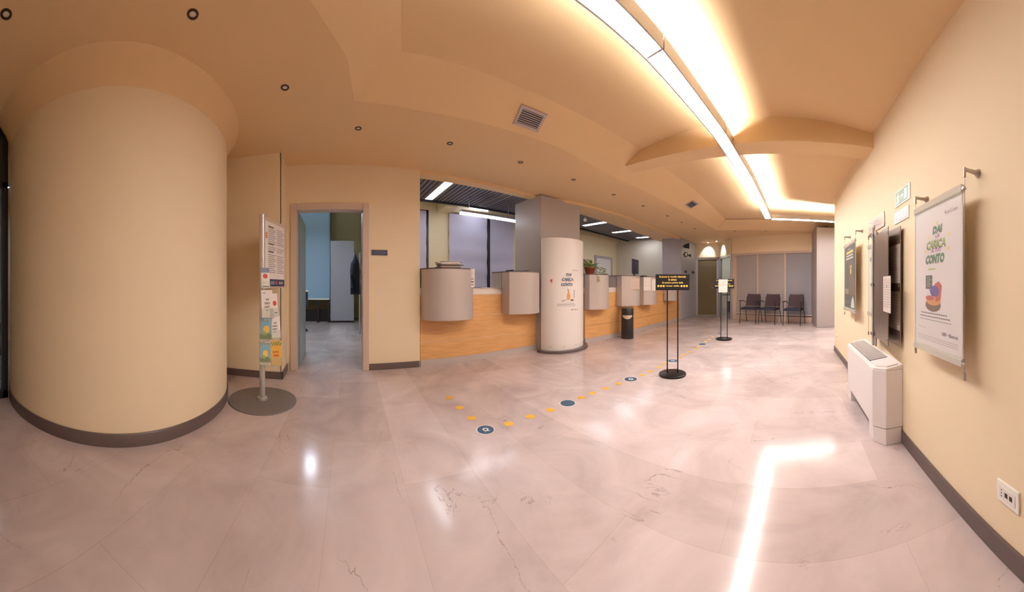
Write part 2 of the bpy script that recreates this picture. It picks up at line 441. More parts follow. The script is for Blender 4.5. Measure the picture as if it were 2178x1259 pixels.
for j in range(60):
    for k in range(nu):
        a = j * (nu + 1) + k; fs.append((a, a + 1, a + nu + 2, a + nu + 1))
b.add(vs, fs)
# south coffer slope
tops = [(-2.10, .53), (-1.72, .436), (-1.55, .39), (-1.35, .33), (-1.2, .30), (-.8, .2), (wx(0), .0)]
vs = [(p[0], p[1], ZS) for p in south_b] + [(p[0], p[1], ZC if i < 6 else zr(0)) for i, p in enumerate(tops)]
b.add(vs, [(i, i + 1, i + 8, i + 7) for i in range(6)])
# infill between the slope's top edge and the vault
row = [(fold(.53) + (wx(.53) + .02 - fold(.53)) * k / nu, .53) for k in range(nu + 1)]
ft = []
for k in range(nu + 1):
    u = row[k][0]; t = interp([(p[1], p[0]) for p in tops], u); ft.append((u, t))
vs = [(x, y, zceil(x, .53)) for x, y in row] + [(x, min(.529, t), zceil(x, .53)) for x, t in ft]
b.add(vs, [(k, k + 1, k + nu + 2, k + nu + 1) for k in range(nu)])
# left bevel
lys = [.2] + [.53 + k * (7.5 - .53) / 40 for k in range(41)]
vs = []
for i, y in enumerate(lys):
    yt = max(.53, y); yb = y if y < 7.4 else 7.93
    vs.append((left_bot(yb), yb, ZS)); vs.append((fold(yt), yt, ZC))
b.add(vs, [(2 * i, 2 * i + 1, 2 * i + 3, 2 * i + 2) for i in range(len(lys) - 1)])
# east patch
vs = []; fs = []
for j in range(21):
    y = 4.80 + (7.5 - 4.80) * j / 20
    for x in (wx(y) + .02, 3.7): vs.append((x, y, zr(y)))
b.add(vs, [(2 * j, 2 * j + 1, 2 * j + 3, 2 * j + 2) for j in range(20)])
# north slope
tn = [(fold(7.5), 7.5), (-.9, 7.62), (1.25, 7.75), (3.7, 7.8)]
vs = [(p[0], p[1], ZS) for p in north_b] + [(p[0], p[1], ZC - .01) for p in tn]
b.add(vs, [(i, i + 1, i + 5, i + 4) for i in range(3)])
b.face([(fold(7.5), 7.5, ZC - .01), (3.7, 7.5, ZC - .01), (3.7, 7.8, ZC - .01), (1.25, 7.75, ZC - .01), (-.9, 7.62, ZC - .01)])
b.flat = True
o = b.build('ceiling', M['ceil'], smooth=True, angle=12)
struct(o, 'raised vaulted cream ceiling above the light trough', 'ceiling')

# beam across the coffer
A0 = Vector((wx(2.51) + .03, 2.51, 2.43)); B0 = Vector((-1.98, 3.40, 2.79))
A1 = Vector((wx(2.77) + .03, 2.77, 2.43)); B1 = Vector((-2.02, 3.66, 2.79))
b = MB(); n = 16; vs = []
for k in range(n + 1):
    t = k / n
    p = A0.lerp(B0, t); q = A1.lerp(B1, t)
    sag = 0.008 * math.sin(PI * t)
    for c in (p, q): vs += [(c.x, c.y, c.z + sag), (c.x, c.y, 3.0)]
fs = []
for k in range(n):
    a = 4 * k
    fs += [(a, a + 4, a + 5, a + 1), (a + 2, a + 3, a + 7, a + 6), (a, a + 2, a + 6, a + 4)]
fs += [(0, 1, 3, 2), (4 * n, 4 * n + 2, 4 * n + 3, 4 * n + 1)]
b.add(vs, fs)
struct(b.build('trim_2', M['ceil'], smooth=True, angle=30), 'shallow cream beam crossing the raised ceiling', 'beam')
# roof slab that closes the building
b = MB(); b.box(-11, 4.2, -6, 15, 3.80, 3.90)
struct(b.build('ceiling', M['ceil']), 'structural slab over the whole branch', 'ceiling')

# header over the teller openings and pillar between them
b = MB()
hy = [1.21, 3.3, 4.2, 5.5, 7.0, 8.9]
for a, c in zip(hy, hy[1:]):
    b.prism([(cx(a), a), (cx(c), c), (cx(c) - .14, c), (cx(a) - .14, a)], 2.675, 3.2)
struct(b.build('trim_8', M['ceil']), 'cream header band over the teller openings', 'wall')
b = MB(); b.prism([(-3.60, 3.30), (-3.52, 4.27), (-4.33, 4.27), (-4.33, 3.30)], 0, 2.70)
struct(b.build('trim_3', M['greyd'], bevel=.012), 'square grey pillar between the two teller bays', 'pillar')
b = MB(); b.prism([(-3.04, 8.86), (-2.96, 10.45), (-3.9, 10.45), (-3.9, 9.42), (-3.72, 8.86)], 0, 2.72)
struct(b.build('trim_4', M['bluegrey'], bevel=.01), 'tall blue-grey pier at the far end of the counter', 'pillar')

# teller room shell
b = MB(); XB = -5.9
for (ya, yb, za, zb) in ((1.0, 1.75, 0, 3.2), (2.12, 2.62, 0, 3.2), (4.4, 15, 0, 3.2), (1.75, 2.12, 0, .9), (2.62, 4.4, 0, .9), (1.75, 2.12, 2.80, 3.2), (2.62, 4.4, 2.80, 3.2)):
    b.box(XB - .12, XB, ya, yb, za, zb)
struct(b.build('wall_teller_back', M['cream']), 'cream back wall of the teller area with windows', 'wall')
b = MB(); b.box(XB, -3.7, 9.42, 9.55, 0, 3.2)
struct(b.build('wall_teller_end', M['pale']), 'pale end wall of the teller area', 'wall')
b = MB(); b.box(XB, -3.86, 1.02, 1.14, 0, 3.2)
struct(b.build('wall_teller_side', M['cream']), 'cream side wall of the teller area', 'wall')
# slatted ceiling of the teller area
b = MB(); z = 2.85
b.box(-5.38, -3.1, 1.14, 9.42, z + .05, z + .07, 1)
y = 1.16
while y < 9.38:
    b.box(-5.36, min(-3.1, cx(y) - .14) if y < 8.9 else -3.75, y, y + .062, z, z + .018, 0); y += .085
b.box(-5.40, -5.34, 1.14, 9.42, z - .03, z + .10, 1)
struct(b.build('ceiling', [M['slatd'], M['slatg']]), 'dark grey slatted ceiling over the teller area', 'ceiling')
# windows
def window(n, ya, yb, z0, z1, mull, label):
    fr = MB(); t = .06
    fr.box(XB - .1, XB + .01, ya, ya + t, z0, z1); fr.box(XB - .1, XB + .01, yb - t, yb, z0, z1)
    fr.box(XB - .1, XB + .01, ya, yb, z1 - t, z1); fr.box(XB - .1, XB + .01, ya, yb, z0, z0 + t)
    for m_ in mull: fr.box(XB - .08, XB + .065, m_ - .035, m_ + .035, z0, z1)
    f = fr.build('window_%d' % n, M['black'], bevel=.004); struct(f, label, 'window')
    g = MB(); g.box(XB - .07, XB - .06, ya + t, yb - t, z0 + t, z1 - t); g.build('pane', M['glassd'], f)
    return f
w1 = window(1, 1.75, 2.12, .9, 2.80, [], 'narrow dark-framed window beside the doorway wall')
w2 = window(2, 2.62, 4.4, .9, 2.74, [3.65], 'wide dark-framed window with pale blinds')
for (par, ya, yb) in ((w1, 1.80, 2.05), (w2, 2.60, 3.61), (w2, 3.69, 4.42)):
    b = MB(); n = 24; vs = []
    for k in range(n + 1):
        z = .95 + 1.77 * k / n
        xx = XB + .045 + .008 * math.sin(k * 1.1) * (1 if k % 5 else 2)
        vs += [(xx, ya, z), (xx, yb, z)]
    b.add(vs, [(2 * k, 2 * k + 1, 2 * k + 3, 2 * k + 2) for k in range(n)])
    b.box(XB + .01, XB + .05, ya, yb, 2.71, 2.77)
    b.build('blind', M['blind'], par, smooth=True)
b = MB(); b.box(XB, XB + .45, 2.32, 2.62, 2.78, 2.97); b.box(XB, XB + .12, 2.62, 9.4, 2.80, 3.2)
struct(b.build('trim_5', M['cream'], bevel=.01), 'boxed cream ledge above the teller windows', 'trim')
# door in the teller back wall
b = MB()
b.box(XB - .02, XB + .06, 7.95, 8.03, 0, 2.2); b.box(XB - .02, XB + .06, 8.96, 9.04, 0, 2.2); b.box(XB - .02, XB + .06, 8.03, 8.96, 2.12, 2.2)
d2 = struct(b.build('door_2', M['greyd'], bevel=.005), 'grey-framed white door at the back of the teller area', 'door')
b = MB(); b.box(XB + .0, XB + .035, 8.03, 8.96, .01, 2.12); lf = b.build('door_leaf', M['white'], d2); lf['label'] = 'white door leaf'
b = MB(); b.tube([(XB + .035, 8.88, 1.0), (XB + .08, 8.88, 1.0), (XB + .08, 8.76, 1.0)], .01); b.build('door_handle', M['steel'], lf, smooth=True)

# office behind the doorway
b = MB(); b.box(-9.9, -9.8, -3.2, 1.14, 0, 3.75); b.box(-9.9, -5.9, 1.02, 1.14, 0, 3.75); b.box(-9.9, -3.86, -3.3, -3.2, 0, 3.75)
struct(b.build('wall_office', M['officewall']), 'olive-yellow walls of the office behind the doorway', 'wall')
b = MB(); b.box(-9.9, -3.86, -3.2, 1.14, 3.7, 3.75)
struct(b.build('ceiling', M['white']), 'white ceiling of the office behind the doorway', 'ceiling')
b = MB(); b.box(-9.7, -5.95, 1.0, 1.02, 0, .09)
struct(b.build('baseboard_back', M['skirt']), 'dark skirting in the office', 'baseboard')

# far vestibule doors and partition
P = Vector
def upright(b, p, q, z0, z1, th, mi=0):
    d = (q - p).normalized(); n_ = P((-d.y, d.x)) * th / 2
    b.prism([(p.x + n_.x, p.y + n_.y), (p.x - n_.x, p.y - n_.y), (q.x - n_.x, q.y - n_.y), (q.x + n_.x, q.y + n_.y)], z0, z1, mi)
c0, c1, c2, c3 = P((-2.97, 10.45)), P((-2.10, 10.50)), P((-2.02, 10.44)), P((-1.42, 9.42))
b = MB(); upright(b, c0, c2, 2.20, 2.75, .10); upright(b, c2, c3, 2.20, 2.75, .10)
pe, pw = P((1.30, 8.47)), P((-1.40, 9.42))
upright(b, pw, pe, 2.20, 2.75, .12)
struct(b.build('wall_far', M['wall']), 'yellow wall strip above the far doors and glass partition', 'wall')
def framed_door(n, p, q, label, leaf_mat, leaf_label):
    fr = MB(); d = (q - p).normalized()
    for s_ in (p, q - d * .07): upright(fr, s_, s_ + d * .07, 0, 2.20, .09)
    upright(fr, p + d * .07, q - d * .07, 2.12, 2.20, .09)
    f = struct(fr.build('door_%d' % n, M['alu'], bevel=.004), label, 'door')
    g = MB(); upright(g, p + d * .07, q - d * .07, .02, 2.12, .035)
    l_ = g.build('door_leaf', leaf_mat, f); l_['label'] = leaf_label
    h = MB(); e = q - d * .16; nn = P((d.y, -d.x)) * .05
    h.tube([(e.x + nn.x * .3, e.y + nn.y * .3, 1.05), (e.x + nn.x, e.y + nn.y, 1.05), (e.x + nn.x - d.x * .12, e.y + nn.y - d.y * .12, 1.05)], .01)
    h.build('door_handle', M['steel'], l_, smooth=True)
    return f
framed_door(3, c0, c1, 'olive-brown door in an aluminium frame beside the blue-grey pier', M['olivedoor'], 'olive-brown leaf')
framed_door(4, c2, c3, 'clear glass door in an aluminium frame angled towards the partition', M['glass'], 'clear glass leaf')
b = MB(); upright(b, c1, c2, 0, 2.2, .10)
struct(b.build('trim_6', M['bluegrey']), 'slim grey post between the two far doors', 'post')
# room behind the angled glass door
b = MB(); b.box(-3.9, 4.0, 13.9, 14.0, 0, 3.0); b.box(-3.9, -3.8, 10.5, 13.9, 0, 3.0)
struct(b.build('wall_north', mat('back_office_wall', (0.80, 0.76, 0.62), 0.7)), 'pale wall of the room behind the angled glass door', 'wall')
b = MB(); b.box(-3.9, 4.0, 11.6, 13.9, 2.9, 2.95); b.box(-3.9, 4.0, 11.6, 11.65, 2.7, 2.9)
struct(b.build('ceiling', M['white']), 'white ceiling of the room behind the glass partition', 'ceiling')
# glass partition behind the chairs
dd = (pe - pw).normalized()
def part_(t): return pw + dd * t
LEN = (pe - pw).length
fr = MB()
posts = [0, .90, 1.83, LEN - .10]
for k, t in enumerate(posts): upright(fr, part_(t), part_(t + (.16 if k == 0 else .05)), 0, 2.2, .09)
upright(fr, pw, pe, 2.13, 2.20, .10); upright(fr, pw, pe, 0, .16, .08); upright(fr, pw, pe, .20, .24, .09)
pt = struct(fr.build('wall_partition', M['frame'], bevel=.004), 'framed frosted glass partition behind the three waiting chairs', 'partition')
for k in range(3):
    g = MB(); a_ = posts[k] + (.16 if k == 0 else .05); upright(g, part_(a_), part_(posts[k + 1]), .24, 2.13, .02)
    o = g.build('glass_panel', M['glassb'] if k == 2 else M['glassp'], pt)
    if k == 2: o['label'] = 'bluer glass panel'
# white block
b = MB(); b.box(1.13, 3.65, 7.47, 8.6, 0, 2.70)
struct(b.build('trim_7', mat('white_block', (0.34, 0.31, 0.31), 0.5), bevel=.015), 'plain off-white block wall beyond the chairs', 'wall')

# entrance glazing behind the round column, and the back of the hall
b = MB(); b.box(-4.0, 1.0, -5.4, -5.3, 0, 3.0)
struct(b.build('wall_back', M['wall']), 'cream wall behind the entrance glazing', 'wall')
fr = MB()
for x in (-1.17, -.62, .60): fr.box(x, x + .06, -2.66, -2.58, 0, 2.72)
fr.box(-1.17, .66, -2.66, -2.58, 2.62, 2.72); fr.box(-1.17, .66, -2.66, -2.58, 0, .08); fr.box(-1.17, .66, -2.66, -2.58, 2.1, 2.16)
d5 = struct(fr.build('door_5', M['black'], bevel=.004), 'black-framed glass entrance door beside the round column', 'door')
for (xa, xb) in ((-1.11, -.62), (-.56, .60)):
    g = MB(); g.box(xa, xb, -2.63, -2.61, .08, 2.1); g.build('glass_panel', M['glassd'], d5)
h = MB(); h.tube([(-1.06, -2.58, .45), (-1.06, -2.54, .45), (-1.06, -2.54, .75), (-1.06, -2.58, .75)], .014); h.build('door_handle', M['blackm'], d5, smooth=True)
# ------------------------------------------------------------------ lamps
ZL = 2.60
run = [P((-.945, .82)), P((-.741, 1.64)), P((-.533, 2.70)), P((-.371, 3.83)), P((-.235, 5.05)), P((-.135, 6.20))]
runlab = ['bright linear trough light segment just before the first joint of the run',
          'bright linear trough light segment between the first joint and the beam',
          'bright linear trough light segment passing under the cream beam',
          'bright linear trough light segment just beyond the beam',
          'bright linear trough light segment ending at the corner of the light run']
def trough(p, q, label, wd=.066):
    d = q - p; L = d.length; rz = math.atan2(d.y, d.x)
    t = thing('linear_ceiling_light', (p.x, p.y, ZL), rz, label, 'ceiling light', 'segments of the light trough')
    b = MB()
    for s in (-1, 1):
        b.box(.004, L - .004, s * wd - .006, s * wd + .006, -.006, .085)
    b.box(0, .008, -wd, wd, 0, .06); b.box(L - .008, L, -wd, wd, 0, .06)
    b.box(.004, L - .004, -wd, wd, .028, .034)
    b.build('housing', M['alu'], t)
    b = MB(); b.box(.010, L - .010, -wd + .005, wd - .005, 0.0, .008); b.build('diffuser', M['lit'], t)
    b = MB()
    b.box(.03, L - .03, -.030, .030, .045, .060); b.build('tube', M['litup'], t)
    for x in (.15, L - .15):
        for s in (-wd, wd): b = MB(); b.tube([(x, s, .08), (x, s, .24)], .0015, n=6); b.build('suspension_wire', M['steel'], t)
    return t
for (p, q, l) in zip(run, run[1:], runlab): trough(p, q, l)
for (p, q, l) in ((P((-.06, 6.23)), P((1.36, 6.36)), 'bright linear trough light crossing towards the poster wall, from the corner'),
                  (P((1.38, 6.36)), P((2.9, 6.48)), 'bright linear trough light segment partly hidden by the poster wall end')):
    trough(p, q, l)

# recessed lamps in the slatted ceiling
def recess(x0, x1, y, mt, label, name='recessed_ceiling_light', wd=.075, z=2.85):
    t = thing(name, ((x0 + x1) / 2, y, z), 0, label, 'ceiling light', 'lamps set in the slatted ceiling')
    L = (x1 - x0) / 2
    b = MB(); b.box(-L, L, -wd - .02, -wd, -.012, .04); b.box(-L, L, wd, wd + .02, -.012, .04)
    b.box(-L - .02, -L, -wd - .02, wd + .02, -.012, .04); b.box(L, L + .02, -wd - .02, wd + .02, -.012, .04)
    b.build('frame', M['greyd'], t)
    b = MB(); b.box(-L, L, -wd, wd, -.006, .0); b.build('diffuser', mt, t)
    return t
recess(-5.28, -4.27, 1.90, M['litc'], 'lit white lamp in the slatted ceiling above the papers')
recess(-5.25, -4.05, 3.12, M['darkgrey'], 'unlit grey lamp in the slatted ceiling beside the grey pillar')
recess(-5.10, -3.95, 4.95, M['litc'], 'lit white lamp in the slatted ceiling hidden behind the pillar top')
recess(-5.05, -3.85, 6.30, M['litc'], 'lit white lamp in the slatted ceiling above the potted plant')
recess(-4.95, -3.72, 7.68, M['litc'], 'lit white lamp in the slatted ceiling above the monitor')
recess(-4.75, -3.60, 8.95, M['litc'], 'lit white lamp in the slatted ceiling at its far end')
def tube_lamp(x, ya, yb, z, label):
    t = thing('tube_light', (x, ya, z), PI / 2, label, 'ceiling light')
    L = yb - ya
    b = MB(); b.box(0, L, -.05, .05, .012, .06); b.tube([(.2, 0, .06), (.2, 0, .30)], .006); b.tube([(L - .2, 0, .06), (L - .2, 0, .30)], .006); b.build('housing', M['alu'], t)
    b = MB(); b.tube([(.01, 0, 0), (L - .01, 0, 0)], .03, n=12); b.build('tube', M['litc'], t, smooth=True)
tube_lamp(-4.85, 2.38, 3.72, 2.52, 'lit white tube light hanging before the wide window')
tube_lamp(-5.55, 2.95, 3.45, 2.87, 'short lit tube light close under the window ledge')
# office ceiling lamp, entrance lamp, back office lamp
def panel_lamp(x, y, z, hx, hy, mt, label):
    t = thing('ceiling_panel_light', (x, y, z), 0, label, 'ceiling light')
    b = MB(); b.box(-hx - .02, hx + .02, -hy - .02, -hy, -.03, 0); b.box(-hx - .02, hx + .02, hy, hy + .02, -.03, 0); b.box(-hx - .02, -hx, -hy, hy, -.03, 0); b.box(hx, hx + .02, -hy, hy, -.03, 0); b.build('frame', M['alu'], t)
    b = MB(); b.box(-hx, hx, -hy, hy, -.02, -.004); b.build('diffuser', mt, t)
panel_lamp(-6.35, -.66, 2.95, .30, .30, M['lito'], 'square office ceiling light behind the doorway head')
panel_lamp(-1.75, -4.2, 2.72, .12, .12, M['lito'], 'square ceiling light inside the entrance lobby')
panel_lamp(-2.2, 12.6, 2.90, .3, .3, M['litc'], 'square ceiling light in the room behind the partition')

# small round spotlights in the soffit
SP = [((13, 30), 'dark round spotlight in the soffit beside the black-framed entrance door'),
      ((410, 30), 'dark round spotlight in the soffit above the round column, towards the hall'),
      ((606, 186), 'dark round spotlight in the soffit above the leaflet stand'),
      ((762, 273), 'dark round spotlight in the soffit in front of the open office doorway'),
      ((957, 305), 'dark round spotlight in the soffit above the screen with papers on top'),
      ((1107, 345), 'dark round spotlight in the soffit just before the grey pillar'),
      ((1220, 382), 'dark round spotlight in the soffit in front of the grey pillar'),
      ((1305, 414), 'dark round spotlight in the soffit over the potted plant counter, just past the pillar'),
      ((1368, 438), 'dark round spotlight in the soffit above the litter bin'),
      ((1420, 459), 'dark round spotlight in the soffit above the three far counter screens'),
      ((1450, 473), 'tiny dark spotlight in the soffit, first before the blue-grey pier'),
      ((1478, 486), 'tiny dark spotlight in the soffit, last beside the blue-grey pier'),
      ((1562, 491), 'tiny dark spotlight in the far soffit above the angled glass door'),
      ((1629, 491), 'tiny dark spotlight in the far soffit above the middle waiting chair')]
s0 = None
for (pp, lab) in SP:
    loc = at(*pp, ZS)
    if s0 is None:
        s0 = thing('ceiling_spotlight', loc, 0, lab, 'spotlight', 'spotlights in the lower ceiling band')
        b = MB(); b.lathe([(.020, .004), (.021, -.004), (.029, -.006), (.034, -.004), (.036, .002)], 28); b.build('rim', M['spotrim'], s0, smooth=True)
        b = MB(); b.lathe([(.0005, -.006), (.008, -.005), (.013, -.003), (.016, .0)], 20); b.build('bulb', M['bulb'], s0, smooth=True)
    else: dup(s0, loc, 0, lab)
# two lit spots by the far doors
for (x, y, tx, ty, lab) in ((-2.42, 10.12, -2.50, 10.47, 'lit small spotlight above the olive-brown door'), (-2.05, 9.86, -1.80, 10.05, 'lit small spotlight above the angled glass door')):
    t = thing('ceiling_spotlight', (x, y, ZS), 0, lab, 'spotlight', 'lit spotlights by the far doors')
    b = MB(); b.lathe([(.026, .004), (.028, -.010), (.040, -.014), (.047, -.006), (.048, .002)], 24); b.build('rim', M['spotrim'], t, smooth=True)
    b = MB(); b.cyl(0, 0, -.012, -.006, .026, 20); b.build('bulb', emis('spot_lit', (.9, .95, 1), 30), t)
    ld = bpy.data.lights.new('spot_lamp', 'SPOT'); ld.energy = 26; ld.color = (.85, .92, 1); ld.spot_size = R(75); ld.spot_blend = .6; ld.shadow_soft_size = .02
    lo = bpy.data.objects.new('spot_lamp', ld); COL.objects.link(lo); lo.parent = t; lo.location = (0, 0, -.03)
    v = Vector((tx - x, ty - y, -.45)); lo.rotation_euler = v.to_track_quat('-Z', 'Y').to_euler()

# air vents on the sloping edges
def vent(c, nrm, wid, hgt, slats, label, tilt=0):
    t = thing('air_vent', c, 0, label, 'air vent', 'air vents')
    zz = nrm.normalized(); xx = Vector((0, 0, 1)).cross(zz).normalized(); yy = zz.cross(xx)
    t.rotation_euler = (Matrix((xx, yy, zz)).transposed()).to_euler()
    b = MB(); f = .028
    b.box(-wid / 2, wid / 2, -hgt / 2, -hgt / 2 + f, 0, .012); b.box(-wid / 2, wid / 2, hgt / 2 - f, hgt / 2, 0, .012)
    b.box(-wid / 2, -wid / 2 + f, -hgt / 2 + f, hgt / 2 - f, 0, .012); b.box(wid / 2 - f, wid / 2, -hgt / 2 + f, hgt / 2 - f, 0, .012)
    b.build('frame', mat('vent_frame', (.46, .40, .40), .5), t)
    b = MB(); b.box(-wid / 2 + f, wid / 2 - f, -hgt / 2 + f, hgt / 2 - f, .001, .003); b.build('backing', M['slatg'], t)
    b = MB(); H_ = hgt - 2 * f
    for k in range(slats):
        yc = -hgt / 2 + f + H_ * (k + .5) / slats
        b.box(-wid / 2 + f, wid / 2 - f, yc - H_ / slats * .22, yc + H_ / slats * .18, .003, .010)
    b.build('slats', M['greyd'] if slats > 6 else M['slatd'], t)
def bevel_plane(y):
    p = Vector((left_bot(y), y, ZS)); q = Vector((fold(y), y, ZC)); p2 = Vector((left_bot(y + .4), y + .4, ZS))
    n_ = (p2 - p).cross(q - p).normalized()
    if n_.z > 0: n_ = -n_
    return p, n_
def vent_at(px, py, wid, hgt, slats, label):
    y = 2.0
    for _ in range(30):
        p, n_ = bevel_plane(y); c = hit(px, py, p, n_); y = .5 * y + .5 * max(.3, min(7, c.y))
    vent(c - n_ * -.002, n_, wid, hgt, slats, label)
vent_at(1127, 252, .30, .20, 7, 'louvred grey air vent on the sloping ceiling edge before the pillar')
vent_at(1471, 434, .30, .20, 5, 'dark air vent on the sloping ceiling edge near the far counter')
c = hit(1767, 478, Vector((0, 8.0, 2.8)), Vector((0, 1, 0)))
vent(Vector((1.40, 7.98, 2.80)), Vector((-.05, -1, -.7)), .30, .18, 4, 'small dark air vent in the far ceiling edge above the off-white block')

# ------------------------------------------------------------------ counters
def counter(name, ys, label, groove):
    t = thing('teller_counter', (0, 0, 0), 0, label, 'counter')
    def strip(z0, z1, off, mt, nm, th=.03, lab=None):
        b = MB()
        for a, c_ in zip(ys, ys[1:]): b.prism([(cx(a) + off, a), (cx(a) + off - th, a), (cx(c_) + off - th, c_), (cx(c_) + off, c_)], z0, z1)
        o_ = b.build(nm, mt, t)
        if lab: o_['label'] = lab
        return o_
    g = .006
    for (za, zb) in ((.09, .33), (.33 + g, .675), (.675 + g, .985)): strip(za, zb, 0, M['wood'], 'front_panel')
    strip(.33, .33 + g, -.004, groove, 'joint'); strip(.675, .675 + g, -.004, groove, 'joint')
    strip(0, .09, .012, M['grey'], 'plinth', .05, 'grey metal plinth')
    b = MB()
    for a, c_ in zip(ys, ys[1:]): b.prism([(cx(a) - .03, a), (cx(a) - .45, a), (cx(c_) - .45, c_), (cx(c_) - .03, c_)], .02, .98)
    b.build('body', M['greyd'], t)
    return t
counter('a', [1.215, 3.3], 'beech teller counter with curved grey screens, between doorway wall and grey pillar', M['groove_light'])
counter('b', [4.32, 5.5, 7.2, 8.86], 'long beech teller counter behind the litter bin, beyond the grey pillar', M['groove_dark'])
for ys_, lab in (([1.215, 3.3], 'pale stone worktop on the counter beside the doorway wall'), ([4.32, 5.5, 7.2, 8.86], 'pale stone worktop on the long counter beyond the grey pillar')):
    b = MB()
    for a, c_ in zip(ys_, ys_[1:]): b.prism([(cx(a), a), (cx(a) - .60, a), (cx(c_) - .60, c_), (cx(c_), c_)], .986, 1.086)
    tag(b.build('worktop', M['worktop'], bevel=.004), lab, 'worktop')

def screen_shape(wd, side, bulge):
    pts = [(0, 0), (0, side)]
    n = 26
    if side == 0:
        return [(wd / 2 - wd / 2 * math.cos(PI * k / n), bulge * abs(math.sin(PI * k / n)) ** .8) for k in range(n + 1)]
    for k in range(1, n + 1):
        u = k / n
        v = side + (bulge - side) * math.sin(min(1, u / .5) * PI / 2) if u < .5 else bulge * math.cos((u - .5) / .5 * PI / 2) ** .55
        pts.append((wd * u, max(v, 0)))
    return pts
def screen(y, wd, side, bulge, label, z0=.68, z1=1.35):
    ya, yb = y, y + wd
    d = math.atan2(yb - ya, cx(yb) - cx(ya))
    t = thing('counter_screen', (cx(ya) + .018, ya, 0), d, label, 'counter screen', 'curved grey privacy screens')
    pts = [(u, -v) for u, v in screen_shape(wd, side, bulge)]
    b = MB(); b.prism(pts, z0, z1 - .018); b.build('shell', M['grey'], t, smooth=True, angle=35)
    b = MB(); b.prism([(u, v * .97) for u, v in pts] + [(wd, .30), (0, .30)], z1 - .018, z1); b.build('top_shelf', M['darkgrey'], t)
    b = MB(); b.prism([(0.0, .020), (wd, .020), (wd, .30), (0.0, .30)], 1.088, z1 - .018); b.build('inner_panel', M['greyd'], t)
    return t
screen(1.225, .76, 0, .33, 'curved grey counter screen with a pile of papers on top, beside the doorway wall', .66, 1.362)
screen(2.56, .72, .20, .33, 'curved grey counter screen touching the grey pillar, no notice on it')
screen(4.29, .60, .14, .26, 'curved grey counter screen under the potted plant, past the pillar', .665)
screen(5.22, .73, .14, .30, 'curved grey counter screen above the litter bin, below the monitor', .68)
screen(6.12, .62, .14, .30, 'curved grey counter screen with two white notices on its front', .66)
screen(7.55, .62, .14, .28, 'curved grey counter screen at the far end behind the gold-lettered sign', .69)

# rounded white board in front of the pillar
EX, EY, EA, EP = -3.54, 3.735, .48, .37
t = thing('rounded_display_board', (EX, EY, 0), 0, 'tall half-round white display board on a dark base before the grey pillar', 'display board')
def arc(a, p, n=28, a0=-PI / 2, a1=PI / 2): return [(p * math.cos(a0 + (a1 - a0) * k / n), a * math.sin(a0 + (a1 - a0) * k / n)) for k in range(n + 1)]
b = MB(); b.prism(arc(EA, EP), .035, 1.93); b.build('board', M['white'], t, smooth=True, angle=35)
b = MB(); b.prism(arc(EA + .09, EP + .09), 0, .035); b.build('base', M['darkgrey'], t, smooth=True, angle=35)
for k in range(5):
    a = R(-62 + 31 * k); b = MB(); p = Vector((EP * math.cos(a), EA * math.sin(a), .10)); n_ = Vector((math.cos(a) / EP, math.sin(a) / EA, 0)).normalized()
    b.tube([p, p + n_ * .006], .010, n=12); b.build('screw', M['steel'], t)
# poster glued on the rounded board
class Bent(MB):
    """flat art wrapped round the half ellipse: x = arc length from the middle, z = height"""
    def bend(s, a, p, lift=.003):
        T = [(-PI / 2 + PI * k / 400) for k in range(401)]
        S = [0.0]
        for k in range(400):
            S.append(S[-1] + math.dist((p * math.cos(T[k]), a * math.sin(T[k])), (p * math.cos(T[k + 1]), a * math.sin(T[k + 1]))))
        mid = S[200]
        def pos(x, off):
            q = max(0, min(S[-1], x + mid)); k = 0
            lo, hi = 0, 400
            while hi - lo > 1:
                m_ = (lo + hi) // 2
                if S[m_] <= q: lo = m_
                else: hi = m_
            f_ = (q - S[lo]) / (S[hi] - S[lo]); th = T[lo] + (T[hi] - T[lo]) * f_
            nx, ny = math.cos(th) / p, math.sin(th) / a; L = math.hypot(nx, ny)
            return p * math.cos(th) + nx / L * off, a * math.sin(th) + ny / L * off
        out = []
        for (x, y, z) in s.v:
            q = pos(x, lift - y); out.append((q[0], q[1], z))
        s.v = out
        return s

